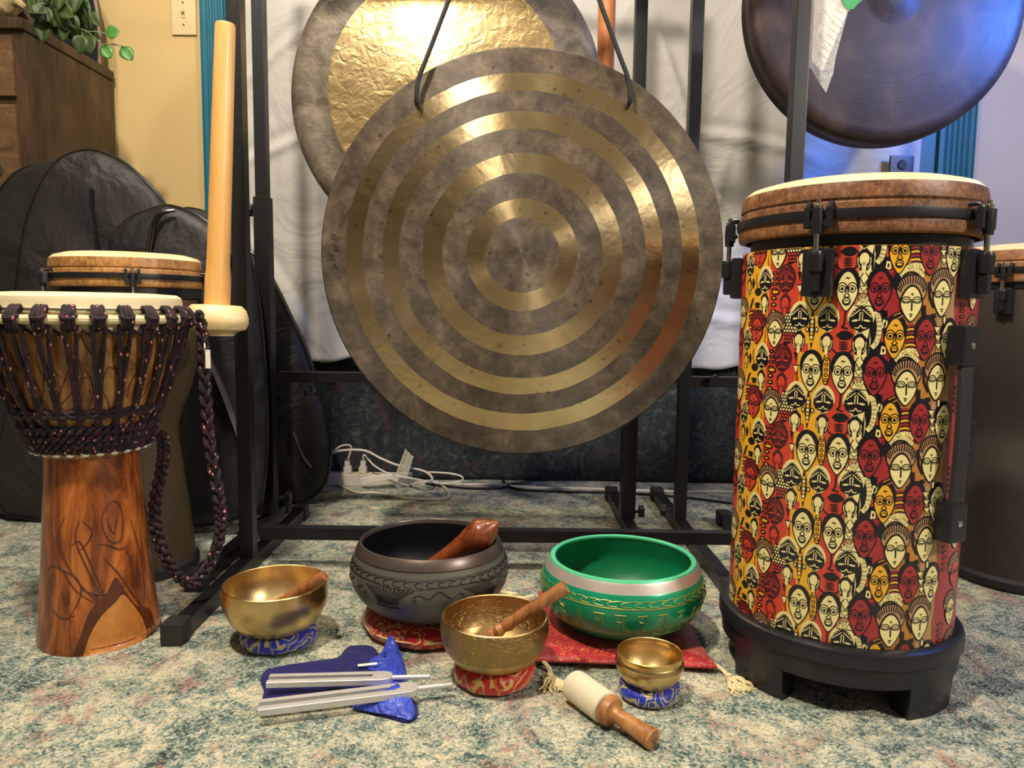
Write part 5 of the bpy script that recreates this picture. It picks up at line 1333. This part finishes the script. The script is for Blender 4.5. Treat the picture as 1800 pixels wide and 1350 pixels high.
# vine
t = thing('trailing_vine', 'green trailing vine hanging over the chest, two leaf sprays against yellow wall', 'plant', (-1.29, 2.05, 1.243))
off = Vector(t.location)
bm = nb(); lathe([(0, 0), (.045, 0), (.06, .09), (.064, .095), (.058, .10), (.052, .095), (0, .085)], 32, bm); obj('pot', bm, 'pot', t)
def leaf(bm, p, d, L_, wd, nrm, mi=0, fold=.25, tip=1.0):
    d = Vector(d).normalized(); n_ = Vector(nrm); n_ = (n_ - d * n_.dot(d)).normalized(); s_ = d.cross(n_)
    P = Vector(p); rows = []
    for i in range(7):
        q = i / 6; w_ = wd * (sin(pi * q ** (.8 if tip > 1 else .95)) ** .75 if 0 < q < 1 else .02) / 2
        c_ = P + d * L_ * q + n_ * (-.25 * L_ * q * q * .4)
        rows.append([bm.verts.new(c_ + s_ * w_ * k + n_ * abs(k) * w_ * fold) for k in (-1, -.5, 0, .5, 1)])
    for a, b in zip(rows, rows[1:]):
        for k in range(4): f = bm.faces.new((a[k], a[k + 1], b[k + 1], b[k])); f.material_index = mi
random.seed(3)
stems = [[(75, -10, 2.0), (100, 25, 1.93), (125, 45, 1.9), (152, 55, 1.9), (170, 70, 1.91), (182, 82, 1.92)], [(152, 55, 1.9), (172, 56, 1.9), (188, 60, 1.91)], [(180, 78, 1.92), (200, 78, 1.92), (218, 82, 1.93)],
         [(60, -20, 1.98), (80, 10, 1.92), (110, 40, 1.9), (140, 70, 1.9)], [(50, -20, 1.97), (62, 20, 1.9), (75, 40, 1.89)], [(90, -30, 1.98), (120, -5, 1.93), (150, 10, 1.92)]]
bm = nb()
for s_ in stems: tube(bm, sm([at(a, b, y=y) - off for a, b, y in s_], 5), .0016, 6)
for a, b, y in ((75, -10, 2.0), (60, -20, 1.98), (50, -20, 1.97), (90, -30, 1.98)): tube(bm, sm([Vector((0, 0, .09)), (at(a, b, y=y) - off) * .5 + Vector((0, 0, .10)), at(a, b, y=y) - off], 5), .0016, 6)
obj('stem', bm, 'stem', t)
bright = [((186, 60, 1.91), (1, .25), .036, .036), ((214, 82, 1.93), (.6, -.75), .042, .036), ((181, 80, 1.92), (.5, -.85), .036, .034)]
for (a, b, y), (dx, dz), L_, wd in bright:
    bm = nb(); p = at(a, b, y=y) - off; leaf(bm, p, (dx, -.1, dz), L_, wd, (.15, -1, .2), fold=.15)
    o = obj('leaf', bm, 'leaf', t, recalc=False); s_ = o.modifiers.new('thickness', 'SOLIDIFY'); s_.thickness = .0006
dk = []
for k in range(62):
    px = random.uniform(52, 158); py = random.uniform(-25, 24 + .42 * (px - 52))
    dk.append((px, py, random.uniform(1.86, 1.94)))
for a, b, y in dk:
    bm = nb(); p = at(a, b, y=y) - off
    leaf(bm, p, (random.uniform(-.3, .9), random.uniform(-.4, .2), random.uniform(-1, -.1)), random.uniform(.04, .065), random.uniform(.026, .04), (random.uniform(-.4, .4), -1, random.uniform(-.1, .5)), fold=random.uniform(0, .5), tip=2)
    o = obj('leaf', bm, 'leafd', t, recalc=False); s_ = o.modifiers.new('thickness', 'SOLIDIFY'); s_.thickness = .0006

# repeats of one kind share a group
for stem_, grp_ in (('gong_stand', 'black gong stands'), ('singing_bowl', 'brass singing bowls on ring cushions'), ('ring_cushion', 'brocade ring cushions under the brass bowls'),
                    ('tuning_fork', 'silver tuning forks on the blue pouch'), ('bowl_striker', 'light wooden strikers in the brass bowls'), ('goblet_drum', 'goblet drums at the back'), ('power_plug', 'white plugs in the power strip'), ('gong_bag', 'black gong bags at left')):
    for o in C.objects:
        if not o.parent and o.name.split('.')[0] == stem_: o['group'] = grp_
